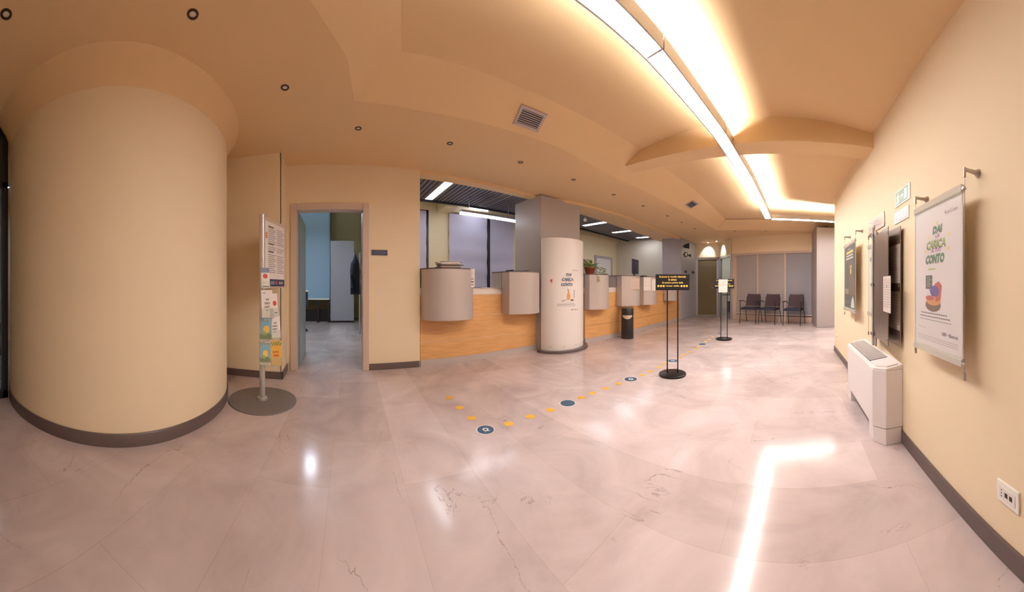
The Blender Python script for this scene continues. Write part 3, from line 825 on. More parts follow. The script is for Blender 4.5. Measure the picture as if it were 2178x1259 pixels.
ARTM = ['paper2', 'ink', 'inkg', 'green', 'olive', 'purple', 'gold', 'red', 'orange', 'brown', 'violet', 'slate', 'steelblue', 'white', 'sky', 'leafg', 'navy', 'yellow', 'paper']
AI = {k: i for i, k in enumerate(ARTM)}
def amats(paper='paper2'):
    return [M[paper] if k == 'paper2' else M[k] for k in ARTM]
def headline_poster(b, x0, zt, W, Hh, pal, kind):
    """art laid on the sheet; u to the viewer's right, v down, both as shares of the sheet"""
    X = lambda u: x0 + u * W
    Z = lambda v: zt - v * Hh
    y = 0.0
    def T(t, u, v, w_, h_, c, sl=.12, sh=True, bold=.03):
        if sh: b.text(t, X(u) - .012 * W, Z(v) - .006 * Hh, w_ * W * 1.03, h_ * Hh * 1.05, y - .0006, AI['slate'], bold + .02, sl)
        b.text(t, X(u), Z(v), w_ * W, h_ * Hh, y - .0012, AI[c], bold, sl)
    T('DAI', .54, .163, .19, .050, pal[0]); T('LA', .54, .211, .09, .026, pal[2], sh=False)
    T('CARICA', .51, .263, .42, .060, pal[1]); T('AL TUO', .50, .309, .22, .026, pal[2], sh=False); T('CONTO', .48, .366, .41, .062, pal[0])
    for (u, v) in ((.53, .125), (.35, .205), (.77, .225), (.26, .305), (.76, .315)): b.disc(X(u), Z(v), .020 * W, .013 * Hh, y - .0006, AI['gold'], 12)
    b.rect(X(.32), X(.49), Z(.447), Z(.436), y - .0006, AI['olive'])
    b.text('RicariConto', X(.81), Z(.072), .24 * W, .026 * Hh, y - .0006, AI['ink'], 0)
    def D(u, v, ru, rv, c, dy, a0=0, a1=2 * PI): b.disc(X(u), Z(v), ru * W, rv * Hh, y - dy, AI[c], 24, a0, a1)
    if kind == 0:       # small slate board, armchair with blue cushion on a brown pouffe
        b.rect(X(.26), X(.42), Z(.585), Z(.485), y - .0006, AI['slate'])
        for k in range(5): b.rect(X(.29), X(.29 + .07 + .03 * (k % 2)), Z(.505 + .015 * k), Z(.502 + .015 * k), y - .0008, AI['white'])
        b.face([(X(.34), y - .0008, Z(.585)), (X(.36), y - .0008, Z(.585)), (X(.42), y - .0008, Z(.64)), (X(.40), y - .0008, Z(.64))], AI['inkg'])
        D(.43, .700, .175, .048, 'brown', .0008); D(.44, .672, .165, .030, 'orange', .0010)
        b.face([(X(.50), y - .0012, Z(.675)), (X(.60), y - .0012, Z(.66)), (X(.63), y - .0012, Z(.56)), (X(.56), y - .0012, Z(.53)), (X(.47), y - .0012, Z(.55))], AI['red'])
        D(.47, .600, .10, .040, 'violet', .0014); D(.36, .650, .10, .018, 'red', .0014)
    else:               # terracotta bottle, plate and grey prints
        b.face([(X(.52 + .05 * s_ * k_), y - .0008, Z(v_)) for s_, k_, v_ in ((-1, .5, .49), (1, .5, .49), (1, .7, .54), (1, 1.3, .60), (1, 1.2, .68), (-1, 1.2, .68), (-1, 1.3, .60), (-1, .7, .54))], AI['orange'])
        D(.50, .475, .035, .014, 'inkg', .0010); D(.50, .705, .22, .028, 'inkg', .0006); D(.52, .712, .19, .020, 'white', .0010); D(.66, .69, .07, .018, 'brown', .0014)
        for k in range(7): D(.74 + .02 * (k % 2), .49 + .025 * k, .022, .010, 'steelblue', .0006)
    for k, (a, c, th) in enumerate(((.14, .74, 'ink'), (.12, .80, 'ink'), (.12, .82, 'inkg'))):
        v = .762 + .024 * k; n_ = 14
        for j in range(n_):
            ua = a + (c - a) * j / n_; ub = a + (c - a) * (j + .82) / n_
            b.rect(X(ua), X(ub), Z(v + .004), Z(v - .003), y - .0006, AI[th])
    for j in range(4): b.rect(X(.07 + .05 * j), X(.10 + .05 * j), Z(.873 + .004 * (j % 2)), Z(.869 + .004 * (j % 2)), y - .0006, AI['inkg'])
    b.text('UBI', X(.665), Z(.888), .085 * W, .024 * Hh, y - .0006, AI['navy'], .03)
    b.face([(X(.715), y - .0006, Z(.877)), (X(.735), y - .0006, Z(.888)), (X(.715), y - .0006, Z(.899)), (X(.722), y - .0006, Z(.888))], AI['navy'])
    b.face([(X(.770), y - .0006, Z(.877)), (X(.748), y - .0006, Z(.888)), (X(.770), y - .0006, Z(.899)), (X(.762), y - .0006, Z(.888))], AI['red'])
    b.text('Banca', X(.855), Z(.888), .16 * W, .024 * Hh, y - .0006, AI['navy'], .02)
    for k in range(3): b.rect(X(.05), X(.93), Z(.935 + .014 * k), Z(.932 + .014 * k), y - .0006, AI['inkg'])

def bent_sheet(b, x0, x1, z0, z1, mi=0, n=24):
    for k in range(n):
        xa = x0 + (x1 - x0) * k / n; xb = x0 + (x1 - x0) * (k + 1) / n
        b.face([(xa, .0008, z0), (xb, .0008, z0), (xb, .0008, z1), (xa, .0008, z1)], mi)
ps = thing('glued_poster', (EX, EY, 0), 0, 'white paper poster with blue headline wrapped round the half-round display board', 'poster')
def arc_at(px):
    best = None; s_ = 0; prev = None; out = []
    for k in range(401):
        th = -PI / 2 + PI * k / 400; q = (EP * math.cos(th), EA * math.sin(th))
        if prev: s_ += math.dist(prev, q)
        prev = q; out.append((s_, abs(math.atan2(EX + q[0], EY + q[1]) - az(px))))
    half = out[200][0]
    i_ = min(range(330), key=lambda i: out[i][1]); return out[i_][0] - half
pa, pb = arc_at(1176), arc_at(1231)
b = Bent(); bent_sheet(b, pa, pb, .62, 1.45); headline_poster(b, pa, 1.45, pb - pa, .83, ('steelblue', 'steelblue', 'red'), 1)
b.face([(pa - .05, 0, 1.22), (pa - .006, 0, 1.235), (pa - .015, 0, 1.16)], AI['red'])
b.bend(EA, EP); b.flat = True
b.build('sheet', amats('white'), ps)

# notices and papers on and around the counters
def sheet_on(loc, rz, w_, h_, nm, label, cat, lines=8, mt='paper', bars=(), flat=True, tilt=0):
    t = MB(); t.box(-w_ / 2, w_ / 2, -.0015, 0, 0, h_)
    for k in range(lines):
        z = h_ * (.9 - .78 * k / max(1, lines)); t.rect(-w_ * .40, w_ * (.40 if k % 3 else .2), z - h_ * .006, z + h_ * .006, -.0021, 1)
    for (v, hh) in bars: t.rect(-w_ * .38, w_ * .38, h_ * (1 - v) - hh * h_ / 2, h_ * (1 - v) + hh * h_ / 2, -.0024, 2)
    o_ = t.build(nm, [M[mt], M['inkg'], M['ink']], loc=loc, rz=rz)
    o_.rotation_euler = (tilt, 0, rz)
    return tag(o_, label, cat)
# card hanging at the corner of the first screen
sheet_on((-3.455, 1.85, 1.10), -az(993), .135, .255, 'notice_card', 'narrow printed notice card hanging at the edge of the screen with the paper pile', 'notice', 9, 'paper', ((.55, .03), (.70, .06), (.86, .035)))
def face_on_screen(px0, px1, py0, py1, d):
    x0, x1 = d * math.sin(az(px0)), d * math.sin(az(px1)); y0_, y1_ = d * math.cos(az(px0)), d * math.cos(az(px1))
    return ((x0 + x1) / 2, (y0_ + y1_) / 2), math.atan2(y1_ - y0_, x1 - x0), math.hypot(x1 - x0, y1_ - y0_), H + (HY - py1) * d / F, (py1 - py0) * d / F
# pile of papers and folders on the first screen
px, py = -3.60, 1.60
zz = 1.362
cols = ['brown', 'frame', 'paper', 'darkgrey', 'frame', 'paper', 'white', 'slate', 'paper']
names = ['brown folder at the bottom of the paper pile', 'buff folder, second from the bottom of the paper pile', 'white sheets low in the paper pile', 'dark grey folder in the middle of the paper pile', 'buff card folder above the dark grey one', 'loose white sheets in the paper pile', 'thick white booklet high in the paper pile', 'black slim folder near the top of the paper pile', 'white sheet lying on top of the paper pile']
for k in range(9):
    th = [.016, .010, .008, .014, .008, .010, .016, .006, .005][k]
    b = MB(); a, c_ = (.105 + .02 * random.random()), (.145 + .02 * random.random())
    b.box(-a, a, -c_, c_, 0, th)
    o = b.build('paper_folder' if k in (0, 1, 3, 4, 7) else 'paper_sheets', M[cols[k]], bevel=.002, loc=(px + random.uniform(-.015, .015), py + random.uniform(-.03, .03), zz), rz=random.uniform(-.25, .25))
    tag(o, names[k], 'papers', 'pile of papers on the first counter screen'); zz += th
# papers lying on the first worktop
for k, (x, y, r_, lab) in enumerate(((-3.80, 2.28, .3, 'white sheet lying on the worktop between the two first screens, nearer the paper pile'), (-3.78, 2.46, -.5, 'white sheet lying askew on the worktop near the pillar'))):
    b = MB(); b.box(-.105, .105, -.148, .148, 0, .003); tag(b.build('paper_sheet', M['paper'], loc=(x, y, 1.0866 + .004 * k), rz=r_), lab, 'paper')
b = MB(); b.box(-.07, .07, -.12, .12, 0, .012); tag(b.build('clipboard', M['navy'], loc=(-3.86, 2.12, 1.0863), rz=.1, bevel=.003), 'dark blue folder lying on the worktop by the screen with papers', 'folder')
# dark tray on top of the second screen
b = MB(); b.box(-.10, .10, -.16, .16, 0, .008); b.box(-.10, .10, -.16, -.15, .008, .025); b.box(-.10, .10, .15, .16, .008, .025); b.box(-.10, -.09, -.15, .15, .008, .025)
tag(b.build('paper_tray', M['navy'], loc=(-3.66, 2.84, 1.351)), 'flat dark tray on the screen touching the grey pillar', 'tray')

# notices on the far screens
(cxy, rz, ww, zb, hh) = face_on_screen(1338, 1360, 588, 600, 5.72)
def wallnote(px0, px1, py0, py1, d, label, lines=3, mt='paper'):
    bpy.context.view_layer.update()
    ok, q, nn, _, _, _ = SC.ray_cast(bpy.context.evaluated_depsgraph_get(), EYE, ray((px0 + px1) / 2, (py0 + py1) / 2).normalized())
    c_, rz_, w_, z_, h_ = face_on_screen(px0, px1, py0, py1, q.xy.length - .01)
    if nn.dot(ray((px0 + px1) / 2, 600)) > 0: nn = -nn
    rz_ = (rz_ + 2 * math.atan2(nn.x, -nn.y)) / 3; w_ /= max(.5, abs(math.cos(rz_ - -az((px0 + px1) / 2))))
    return sheet_on((c_[0], c_[1], z_), rz_, w_, h_, 'notice_sheet', label, 'notice', lines, mt)
wallnote(1337, 1360, 592, 615, 5.80, 'pale notice stuck on the screen above the litter bin', 3, 'frame')
wallnote(1369, 1384, 590, 618, 6.72, 'white notice on the two-notice screen, beside the litter bin screen', 3)
wallnote(1384, 1396, 594, 618, 6.78, 'white notice on the two-notice screen, beside the gold-lettered sign', 2)
b = MB(); b.box(-.10, .10, -.05, .05, 0, .03); tag(b.build('card_reader', M['black'], loc=(-3.20, 6.42, 1.351), rz=PI / 2, bevel=.006), 'flat black card box on top of the two-notice screen', 'device')

# potted plant on the screen past the pillar
pt_ = thing('potted_plant', (-3.42, 4.46, 1.351), 0, 'trailing green plant in a reddish brown pot on the counter screen past the pillar', 'plant')
b = MB(); b.lathe([(.0, 0), (.075, 0), (.105, .11), (.112, .115), (.112, .135), (.100, .135), (.095, .11), (0, .105)], 28); b.build('pot', M['terracotta'], pt_, smooth=True)
b = MB(); st = MB()
def leafshape(b, p, d, s_, mi=0):
    d = d.normalized(); sd = d.cross(Vector((0, 0, 1)));
    if sd.length < .1: sd = Vector((1, 0, 0))
    sd.normalize(); up = sd.cross(d)
    q = [p, p + d * s_ * .3 + sd * s_ * .32 + up * .1 * s_, p + d * s_ * .75 + sd * s_ * .22, p + d * s_, p + d * s_ * .75 - sd * s_ * .22, p + d * s_ * .3 - sd * s_ * .32 + up * .1 * s_]
    m_ = p + d * s_ * .5 - up * .04 * s_
    n0 = [tuple(v) for v in q] + [tuple(m_)]
    b.add(n0, [(i, (i + 1) % 6, 6) for i in range(6)], mi)
for k in range(70):
    a = random.uniform(0, 2 * PI); e = random.uniform(.1, 1.1); r_ = random.uniform(.03, .10)
    p = Vector((r_ * math.cos(a), r_ * math.sin(a), .12 + .05 * random.random()))
    d = Vector((math.cos(a) * math.cos(e), math.sin(a) * math.cos(e), math.sin(e)))
    q = p + d * random.uniform(.03, .08); st.tube([p, q], .0025, n=5)
    leafshape(b, q, d + Vector((0, 0, -.35)), random.uniform(.06, .10), k % 3 == 0)
for (a0, ln) in ((.15, .34), (.75, .24), (-.6, .36), (1.15, .16)):     # trailing stems over the screen edge
    pts = []; 
    for k in range(9):
        u = k / 8
        pts.append(Vector((.05 + .20 * min(1, u * 2) * math.cos(a0 * .4), .02 + .16 * math.sin(a0) + .015 * math.sin(k), .13 + .02 * math.sin(u * 3) - ln * max(0, u - .2))))
    st.tube(pts, .0025, n=5)
    for k in range(2, 9):
        leafshape(b, pts[k], Vector((random.uniform(.2, 1), random.uniform(-1, 1), random.uniform(-.5, .2))), random.uniform(.07, .10), k % 2)
st.build('stem', M['plant'], pt_, smooth=True)
b.build('leaves', [M['plant'], M['plant2']], pt_)
# glass guard behind the plant
gp = thing('glass_guard', (-3.72, 4.36, 1.351), 0, 'clear greenish glass guard with steel bar beside the potted plant', 'glass guard')
b = MB(); b.box(-.006, .006, 0, .55, 0, .34); b.build('pane', M['glassg'], gp)
b = MB(); b.tube([(0, -.02, .13), (.24, -.02, .13)], .008); b.build('bar', M['steel'], gp, smooth=True)

# monitor
mo = thing('computer_monitor', (-3.72, 6.86, 1.0865), R(97), 'dark blue back of a flat computer monitor standing above the litter bin screen', 'monitor')
b = MB(); b.box(-.10, .10, -.08, .08, 0, .012); b.build('base', M['black'], mo, bevel=.004)
b = MB(); b.box(-.025, .025, -.02, .02, .012, .50); b.build('stand_neck', M['black'], mo, bevel=.004)
b = MB(); b.box(-.24, .24, -.045, -.021, .36, .765); b.prism([(-.14, -.045), (.14, -.045), (.10, -.07), (-.10, -.07)], .39, .66); b.build('display', M['screen'], mo, bevel=.008)
b = MB(); b.tube([(-.02, -.04, .42), (-.10, -.09, .34), (-.13, -.06, .27), (-.03, -.03, .30)], .005); b.build('cable', M['black'], mo, smooth=True)
# desk phone and blue partition behind the long counter
b = MB(); b.prism([(-.10, -.09), (.10, -.09), (.10, .09), (-.10, .09)], 0, .03, top=[.02, .02, .06, .06]); b.box(-.09, -.045, -.09, .09, .055, .075); 
tag(b.build('desk_phone', M['black'], loc=(-3.64, 5.12, 1.0866), rz=1.2, bevel=.006), 'black desk phone on the worktop between the plant screen and the bin screen', 'telephone')
b = MB(); b.lathe([(.03, 0), (.032, .09), (.028, .10)], 18); b.cyl(0, 0, 0, .03, .03, 18)
ph = thing('pen_holder', (-3.48, 4.985, 1.0866), 0, 'small brown pen holder with pens on the worktop beside the black phone', 'pen holder')
b.build('cup', M['brown'], ph, smooth=True)
for k in range(4):
    b = MB(); a = k * 1.6; b.tube([(.01 * math.cos(a), .01 * math.sin(a), .03), (.028 * math.cos(a), .028 * math.sin(a), .18)], .004); b.build('pen', M[['black', 'navy', 'brown', 'red'][k]], ph)
b = MB(); b.box(-.015, .015, -1.3, 1.3, .74, 1.33)
tag(b.build('desk_divider', M['bluegrey'], loc=(-4.15, 6.0, 0), rz=-.05), 'long blue-grey desk divider behind the long counter', 'divider')
b = MB()
b.box(-.35, .35, -1.3, 1.3, .70, .74)
dk = thing('teller_desk', (-4.45, 6.0, 0), -.05, 'grey teller desk behind the long counter', 'desk')
b.build('desktop', M['greyd'], dk)
for sx in (-.30, .30):
    for sy in (-1.2, 1.2): b = MB(); b.box(sx - .02, sx + .02, sy - .02, sy + .02, 0, .70); b.build('leg', M['grey'], dk)
# stanchion of the teller camera seen past the pillar
t = thing('security_camera', (-4.40, 5.55, 2.85), 0, 'small white dome camera under the slatted ceiling beside the pillar', 'camera')
b = MB(); b.cyl(0, 0, -.05, 0, .012, 12); b.build('mount', M['white'], t)
b = MB(); b.lathe([(.0, -.12), (.03, -.11), (.045, -.08), (.045, -.05), (0, -.045)], 20); b.build('dome', M['signw'], t, smooth=True)

# litter bin
lb = at(1334.5, 719, 0)
t = thing('litter_bin', (lb.x, lb.y, 0), az(1334), 'round black litter bin with pale slot standing before the long counter', 'litter bin')
t.rotation_euler = (0, 0, -az(1334))
b = MB(); b.lathe([(0, 0), (.128, 0), (.134, .01), (.130, .60), (.118, .64), (.10, .645), (0, .645)], 40); b.build('body', M['black'], t, smooth=True)
b = MB(); pts = []
def onb(a, z, r_=.1335): return (r_ * math.sin(a), -r_ * math.cos(a), z)
n_ = 16
for k in range(n_):
    a = -.85 + 1.7 * k / n_; c_ = -.85 + 1.7 * (k + 1) / n_
    f_ = lambda q: .42 + .055 * (q / .85) ** 2
    b.face([onb(a, f_(a)), onb(c_, f_(c_)), onb(c_, .50), onb(a, .50)])
b.build('slot_plate', M['frame'], t)

# queue signs
def qsign(loc, label, text_on=True):
    t = thing('queue_sign', (loc.x, loc.y, 0), -math.atan2(loc.x, loc.y), label, 'sign stand', 'black queue sign stands')
    b = MB(); b.lathe([(0, 0), (.168, 0), (.172, .006), (.170, .024), (.160, .030), (0, .030)], 48); b.build('base', M['blackm'], t, smooth=True)
    for s in (-1, 1):
        b = MB(); b.tube([(s * .066, 0, .03), (s * .066, 0, 1.10)], .0085, n=12); b.build('pole', M['blackm'], t, smooth=True)
    b = MB(); b.box(-.213, .213, -.016, -.004, 1.065, 1.265)
    for i, (tx, wd_, zc) in enumerate((('Si prega la gentile clientela', .335, 1.232), ('in attesa', .105, 1.198), ('di sostare prima della', .265, 1.158), ('Linea gialla', .170, 1.118))):
        b.text(tx, 0, zc, wd_, .027 if i % 2 == 0 else .024, -.0168, 1, .03)
    for s in (-1, 1):
        for k in range(3): b.disc(s * (.112 + .033 * k), 1.118, .0135, .0135, -.0168, 1, 14)
    b.build('board', [M['black'], M['gold']], t)
    return t
q1 = qsign(at(1430.5, 797.5, 0), 'gold-lettered black queue sign on two poles standing on the dotted trail')
L2 = at(1540, 722, 0)
q2 = dup(q1, (L2.x, L2.y, 0), -math.atan2(L2.x, L2.y), 'black queue sign half covered by white papers, before the glass partition')
t = thing('notice_papers', (L2.x, L2.y, 0), -math.atan2(L2.x, L2.y), 'two white papers taped over the far black queue sign', 'notice')
b = MB(); b.box(-.115, .075, -.019, -.0175, 1.155, 1.255, 0)
for k in range(3): b.rect(-.06 + .02 * k, .03, 1.18 + .022 * k, 1.184 + .022 * k, -.0195, 1)
b.build('paper', [M['paper'], M['inkg']], t)
b = MB(); b.box(-.115, .070, -.022, -.0205, .985, 1.15, 0); b.rect(-.08, .04, 1.13, 1.134, -.0225, 1); b.build('paper', [M['paper'], M['inkg']], t)

# floor markers
def marker(px, py, r_, label, emblem=True, name='floor_marker', mt='marker', grp='blue round floor markers'):
    p = at(px, py, 0)
    t = thing(name, (p.x, p.y, 0), -math.atan2(p.x, p.y), label, 'floor sticker', grp)
    b = MB(); b.flat = True
    if mt == 'marker': b.cyl(0, 0, .0005, .0011, r_ * 1.07, 36); b.build('rim', M['signw'], t)
    b = MB(); b.cyl(0, 0, .0005, .0016, r_, 36); b.build('disc', M[mt], t)
    if emblem:
        b = MB(); z = .0022; n_ = 22; pts = []
        for k in range(n_):
            a0 = 2 * PI * k / n_; a1 = 2 * PI * (k + 1) / n_
            f_ = lambda a, q: (q * math.cos(a) * r_, q * .95 * math.sin(a) * r_ + .05 * r_, z)
            b.face([f_(a0, .20), f_(a1, .20), f_(a1, .36), f_(a0, .36)])
        b.face([(.05 * r_, -.34 * r_, z), (.10 * r_, -.22 * r_, z), (.50 * r_, -.16 * r_, z), (.52 * r_, -.30 * r_, z)])
        b.face([(-.14 * r_, -.42 * r_, z), (.06 * r_, -.40 * r_, z), (.04 * r_, -.58 * r_, z)])
        b.flat = True; b.build('emblem', M['signw'], t)
    return t
marker(1032.7, 914, .0660, 'blue round floor marker with a white ring emblem where the dotted trail bends')
marker(1207.5, 857.5, .0715, 'plain blue floor marker, second along the dotted trail', False)
marker(1341.5, 806.5, .078, 'blue round floor marker just before the gold-lettered queue sign', True)
marker(1431, 767.5, .078, 'blue round floor marker seen between the poles of the gold-lettered sign', True)
marker(1494, 732, .078, 'blue round floor marker halfway between the two queue signs', False)
marker(1531.5, 708.6, .078, 'blue round floor marker behind the far queue sign', False)
yd = [(956, 846, 'yellow floor dot at the very start of the trail, towards the counter'), (978, 867, 'yellow floor dot, second from the counter end of the trail'), (1003, 889, 'yellow floor dot beside the bend marker, on its counter side'),
      (1082, 901.5, 'yellow floor dot, first after the blue marker at the bend'), (1128, 886, 'yellow floor dot midway between the bend marker and the plain blue marker'), (1171, 872, 'yellow floor dot just before the plain blue marker'),
      (1236, 845.5, 'yellow floor dot, first after the plain blue marker'), (1260, 836, 'yellow floor dot, second after the plain blue marker'), (1288, 826, 'yellow floor dot, third after the plain blue marker'), (1315.5, 816, 'yellow floor dot, last before the third blue marker'),
      (1365, 797.6, 'yellow floor dot, first after the third blue marker'), (1384, 790, 'yellow floor dot, second after the third blue marker'), (1401, 781, 'yellow floor dot beside the base of the gold-lettered sign'), (1414, 773.6, 'yellow floor dot just outside the pole of the gold-lettered sign'),
      (1445, 760.6, 'yellow floor dot, first beyond the marker between the poles'), (1455, 754.5, 'yellow floor dot, second beyond the marker between the poles'), (1468, 748.5, 'yellow floor dot, third beyond the marker between the poles'), (1478, 742, 'yellow floor dot, fourth beyond the marker between the poles'), (1486, 737.5, 'yellow floor dot, last before the marker between the two signs'),
      (1501, 726.5, 'yellow floor dot, first beyond the marker between the two signs'), (1509, 721.5, 'yellow floor dot, second beyond the marker between the two signs'), (1516, 717, 'yellow floor dot, third beyond the marker between the two signs')]
d0 = None
for (px, py, lab) in yd:
    p = at(px, py, 0)
    if d0 is None:
        b = MB(); n_ = 24
        b.prism([(.040 * (1 + .03 * math.sin(5 * 2 * PI * k / n_)) * math.cos(2 * PI * k / n_), .040 * (1 + .03 * math.sin(3 * 2 * PI * k / n_)) * math.sin(2 * PI * k / n_)) for k in range(n_)], .0005, .0014)
        d0 = tag(b.build('floor_dot', M['yellow'], loc=(p.x, p.y, 0)), lab, 'floor sticker', 'yellow floor dots of the trail')
    else:
        d = d0.copy(); COL.objects.link(d); d.location = (p.x, p.y, 0); d.rotation_euler = (0, 0, random.uniform(0, 6)); d['label'] = lab

# waiting chairs
def chair(loc, rz, label):
    t = thing('waiting_chair', loc, rz, label, 'chair', 'waiting chairs before the partition')
    b = MB(); n_ = 10; vs = []
    for k in range(n_ + 1):                      # cushion section, front edge rolled
        u = k / n_; y = -.25 + .46 * u
        zt = .475 + .012 * math.sin(PI * u) - .03 * max(0, .12 - u) / .12
        vs += [(-.235, y, zt - .008), (-.20, y, zt), (.20, y, zt), (.235, y, zt - .008), (.235, y, .415), (-.235, y, .415)]
    fs = []
    for k in range(n_):
        a = 6 * k; fs += [(a + i, a + (i + 1) % 6, a + 6 + (i + 1) % 6, a + 6 + i) for i in range(6)]
    fs += [(0, 1, 2, 3, 4, 5), tuple(range(6 * n_, 6 * n_ + 6))[::-1]]
    b.add(vs, fs); b.build('seat', M['seat'], t, smooth=True, angle=50)
    b = MB(); vs = []; m_ = 8
    for j in range(m_ + 1):
        v = j / m_; z = .51 + .35 * v; wd_ = .225 - .012 * v
        for k in range(9):
            u = -1 + 2 * k / 8
            vs.append((wd_ * u, .20 + .07 * v - .030 * (1 - u * u) * 0 + .030 * (1 - u * u), z + .012 * u * u * (1 if j == m_ else 0)))
    nb = len(vs); vs += [(x, y + .016, z) for x, y, z in vs]
    fs = []
    for j in range(m_):
        for k in range(8):
            a = j * 9 + k; fs += [(a, a + 1, a + 10, a + 9), (nb + a, nb + a + 9, nb + a + 10, nb + a + 1)]
    for k in range(8): fs += [(k, nb + k, nb + k + 1, k + 1), (m_ * 9 + k, m_ * 9 + k + 1, nb + m_ * 9 + k + 1, nb + m_ * 9 + k)]
    for j in range(m_): fs += [(j * 9, j * 9 + 9, nb + j * 9 + 9, nb + j * 9), (j * 9 + 8, nb + j * 9 + 8, nb + j * 9 + 17, j * 9 + 17)]
    b.add(vs, fs); b.build('backrest', M['mesh'], t, smooth=True, angle=50)
    for s in (-1, 1):
        b = MB(); b.tube([(s * .252, -.27, 0), (s * .250, -.235, .30), (s * .26, -.22, .66)], .011, n=8); b.build('leg', M['blackm'], t, smooth=True)
        b = MB(); b.tube([(s * .250, .30, 0), (s * .255, .22, .30), (s * .235, .19, .43)], .011, n=8); b.build('leg', M['blackm'], t, smooth=True)
        b = MB(); b.tube([(s * .235, .19, .43), (s * .23, .21, .55), (s * .225, .26, .80)], .010, n=8); b.build('back_frame', M['blackm'], t, smooth=True)
        b = MB(); b.prism([(s * .252 - .027, -.27), (s * .252 + .027, -.27), (s * .252 + .024, .02), (s * .252 - .024, .02)], .66, .685); b.tube([(s * .250, .01, .665), (s * .24, .20, .62)], .010); b.build('armrest', M['black'], t, bevel=.006)
    b = MB(); b.tube([(-.25, -.225, .44), (.25, -.225, .44)], .010); b.tube([(-.25, .20, .43), (.25, .20, .43)], .010)
    for s in (-1, 1): b.tube([(s * .26, -.225, .42), (s * .245, .20, .42)], .010)
    b.build('seat_frame', M['blackm'], t, smooth=True)
    return t
ang = math.atan2(dd.y, dd.x)
c_ = at(1597, 686.5, 0); ch = chair((c_.x, c_.y - .0, 0), ang + .05, 'navy waiting chair next to the angled glass door, first of the three')
c_ = at(1637.5, 688, 0); dup(ch, (c_.x, c_.y, 0), ang - .03, 'navy waiting chair in the middle of the three')
c_ = at(1689, 690.5, 0); dup(ch, (c_.x, c_.y, 0), ang, 'navy waiting chair beside the off-white block, before the bluer glass')

# small signs on the pier and by the door
def pier_plate(px, py, w_, h_, label, mt='navy', nm='door_plate'):
    c_ = hit(px, py, Vector((-3.04, 8.86, 0)), Vector((1.59, -.08, 0)).normalized())
    b = MB(); b.box(0, .012, -w_ / 2, w_ / 2, -h_ / 2, h_ / 2)
    return tag(b.build(nm, M[mt], loc=(c_.x, c_.y, c_.z), rz=-.05), label, 'sign')
pier_plate(1458, 578, .22, .075, 'small dark plate on the blue-grey pier above the queue sign')
pier_plate(1474, 579.5, .26, .085, 'small navy plate at the far edge of the blue-grey pier')
def bracket(px, py, kind, label):
    c_ = hit(px, py, Vector((0, 9.0, 0)), Vector((0, 1, 0)))
    t = thing('hanging_sign', (c_.x, c_.y, c_.z), 0, label, 'sign')
    b = MB(); k_ = .0155                       # metres per photo pixel at the pier
    def slab(poly): b.add([(x * k_, y_, z * k_) for y_ in (-.012, .012) for x, z in poly], [tuple(range(len(poly))), tuple(range(len(poly), 2 * len(poly)))[::-1]] + [(i_, (i_ + 1) % len(poly), len(poly) + (i_ + 1) % len(poly), len(poly) + i_) for i_ in range(len(poly))])
    if kind == 0: slab([(-6, -4), (-6, 4), (-2, 4.5), (5, 6.5), (5, -6), (-2, -4)])
    else:
        slab([(-7, -6), (-7, 6), (-5, 5.4), (-5, -5.4)]); slab([(-5, 5.4), (0, 4), (1, 1), (-.4, 1.4), (-1.4, 3), (-5, 3.6)]); slab([(-5, -5.4), (0, -5), (1, -2), (-.4, -2), (-1.4, -3.4), (-5, -3.6)])
        slab([(-.4, 1.4), (1, 1), (1, -2), (-.4, -2)]); slab([(1, -2), (1, 0), (4, -1), (8, 1), (8, -7), (4, -4.5)])
    b.build('body', M['black'], t)
    b = MB(); b.box(-.15, -.09, -.008, .008, -.03, .03); b.build('mount', M['darkgrey'], t)
bracket(1461.5, 523.5, 0, 'black flag-shaped hanging sign high on the blue-grey pier')
bracket(1462, 541, 1, 'black letter-like hanging sign below the flag-shaped one on the pier')
# navy plate beside the office door
pA = hit(790, 537, Vector((-3.72, 0, 0)), Vector((1, 0, 0))); pB = hit(824, 537, Vector((-3.72, 0, 0)), Vector((1, 0, 0)))
t = thing('door_plate', (-3.72, (pA.y + pB.y) / 2, pA.z), PI / 2, 'navy name plate with white writing beside the open office doorway', 'sign')
wd = pB.y - pA.y
b = MB(); b.box(-wd / 2, wd / 2, -.008, 0, -.036, .036); b.text('Consulente imprese', .005, 0, wd * .80, None, -.0088, 1, 0); b.build('plate', [M['navy'], M['inkg']], t, )
b = MB(); b.box(-wd / 2 - .006, -wd / 2, -.011, 0, -.038, .038); b.build('clip', M['steel'], t)

# ------------------------------------------------------------------ leaflet stand
LS = at(558, 851, 0)
la = -math.atan2(LS.x, LS.y)
t = thing('leaflet_stand', (LS.x, LS.y, 0), la, 'grey leaflet stand with round foot and poster panel beside the big round column', 'leaflet stand')
b = MB(); b.lathe([(0, 0), (.333, 0), (.335, .004), (.332, .010), (0, .011)], 64); b.build('base', M['basegrey'], t, smooth=True)
b = MB(); b.cyl(0.0, 0, .01, 1.82, .028, 24); b.cyl(0, 0, .01, .03, .05, 24); b.build('pole', M['alu'], t, smooth=True)
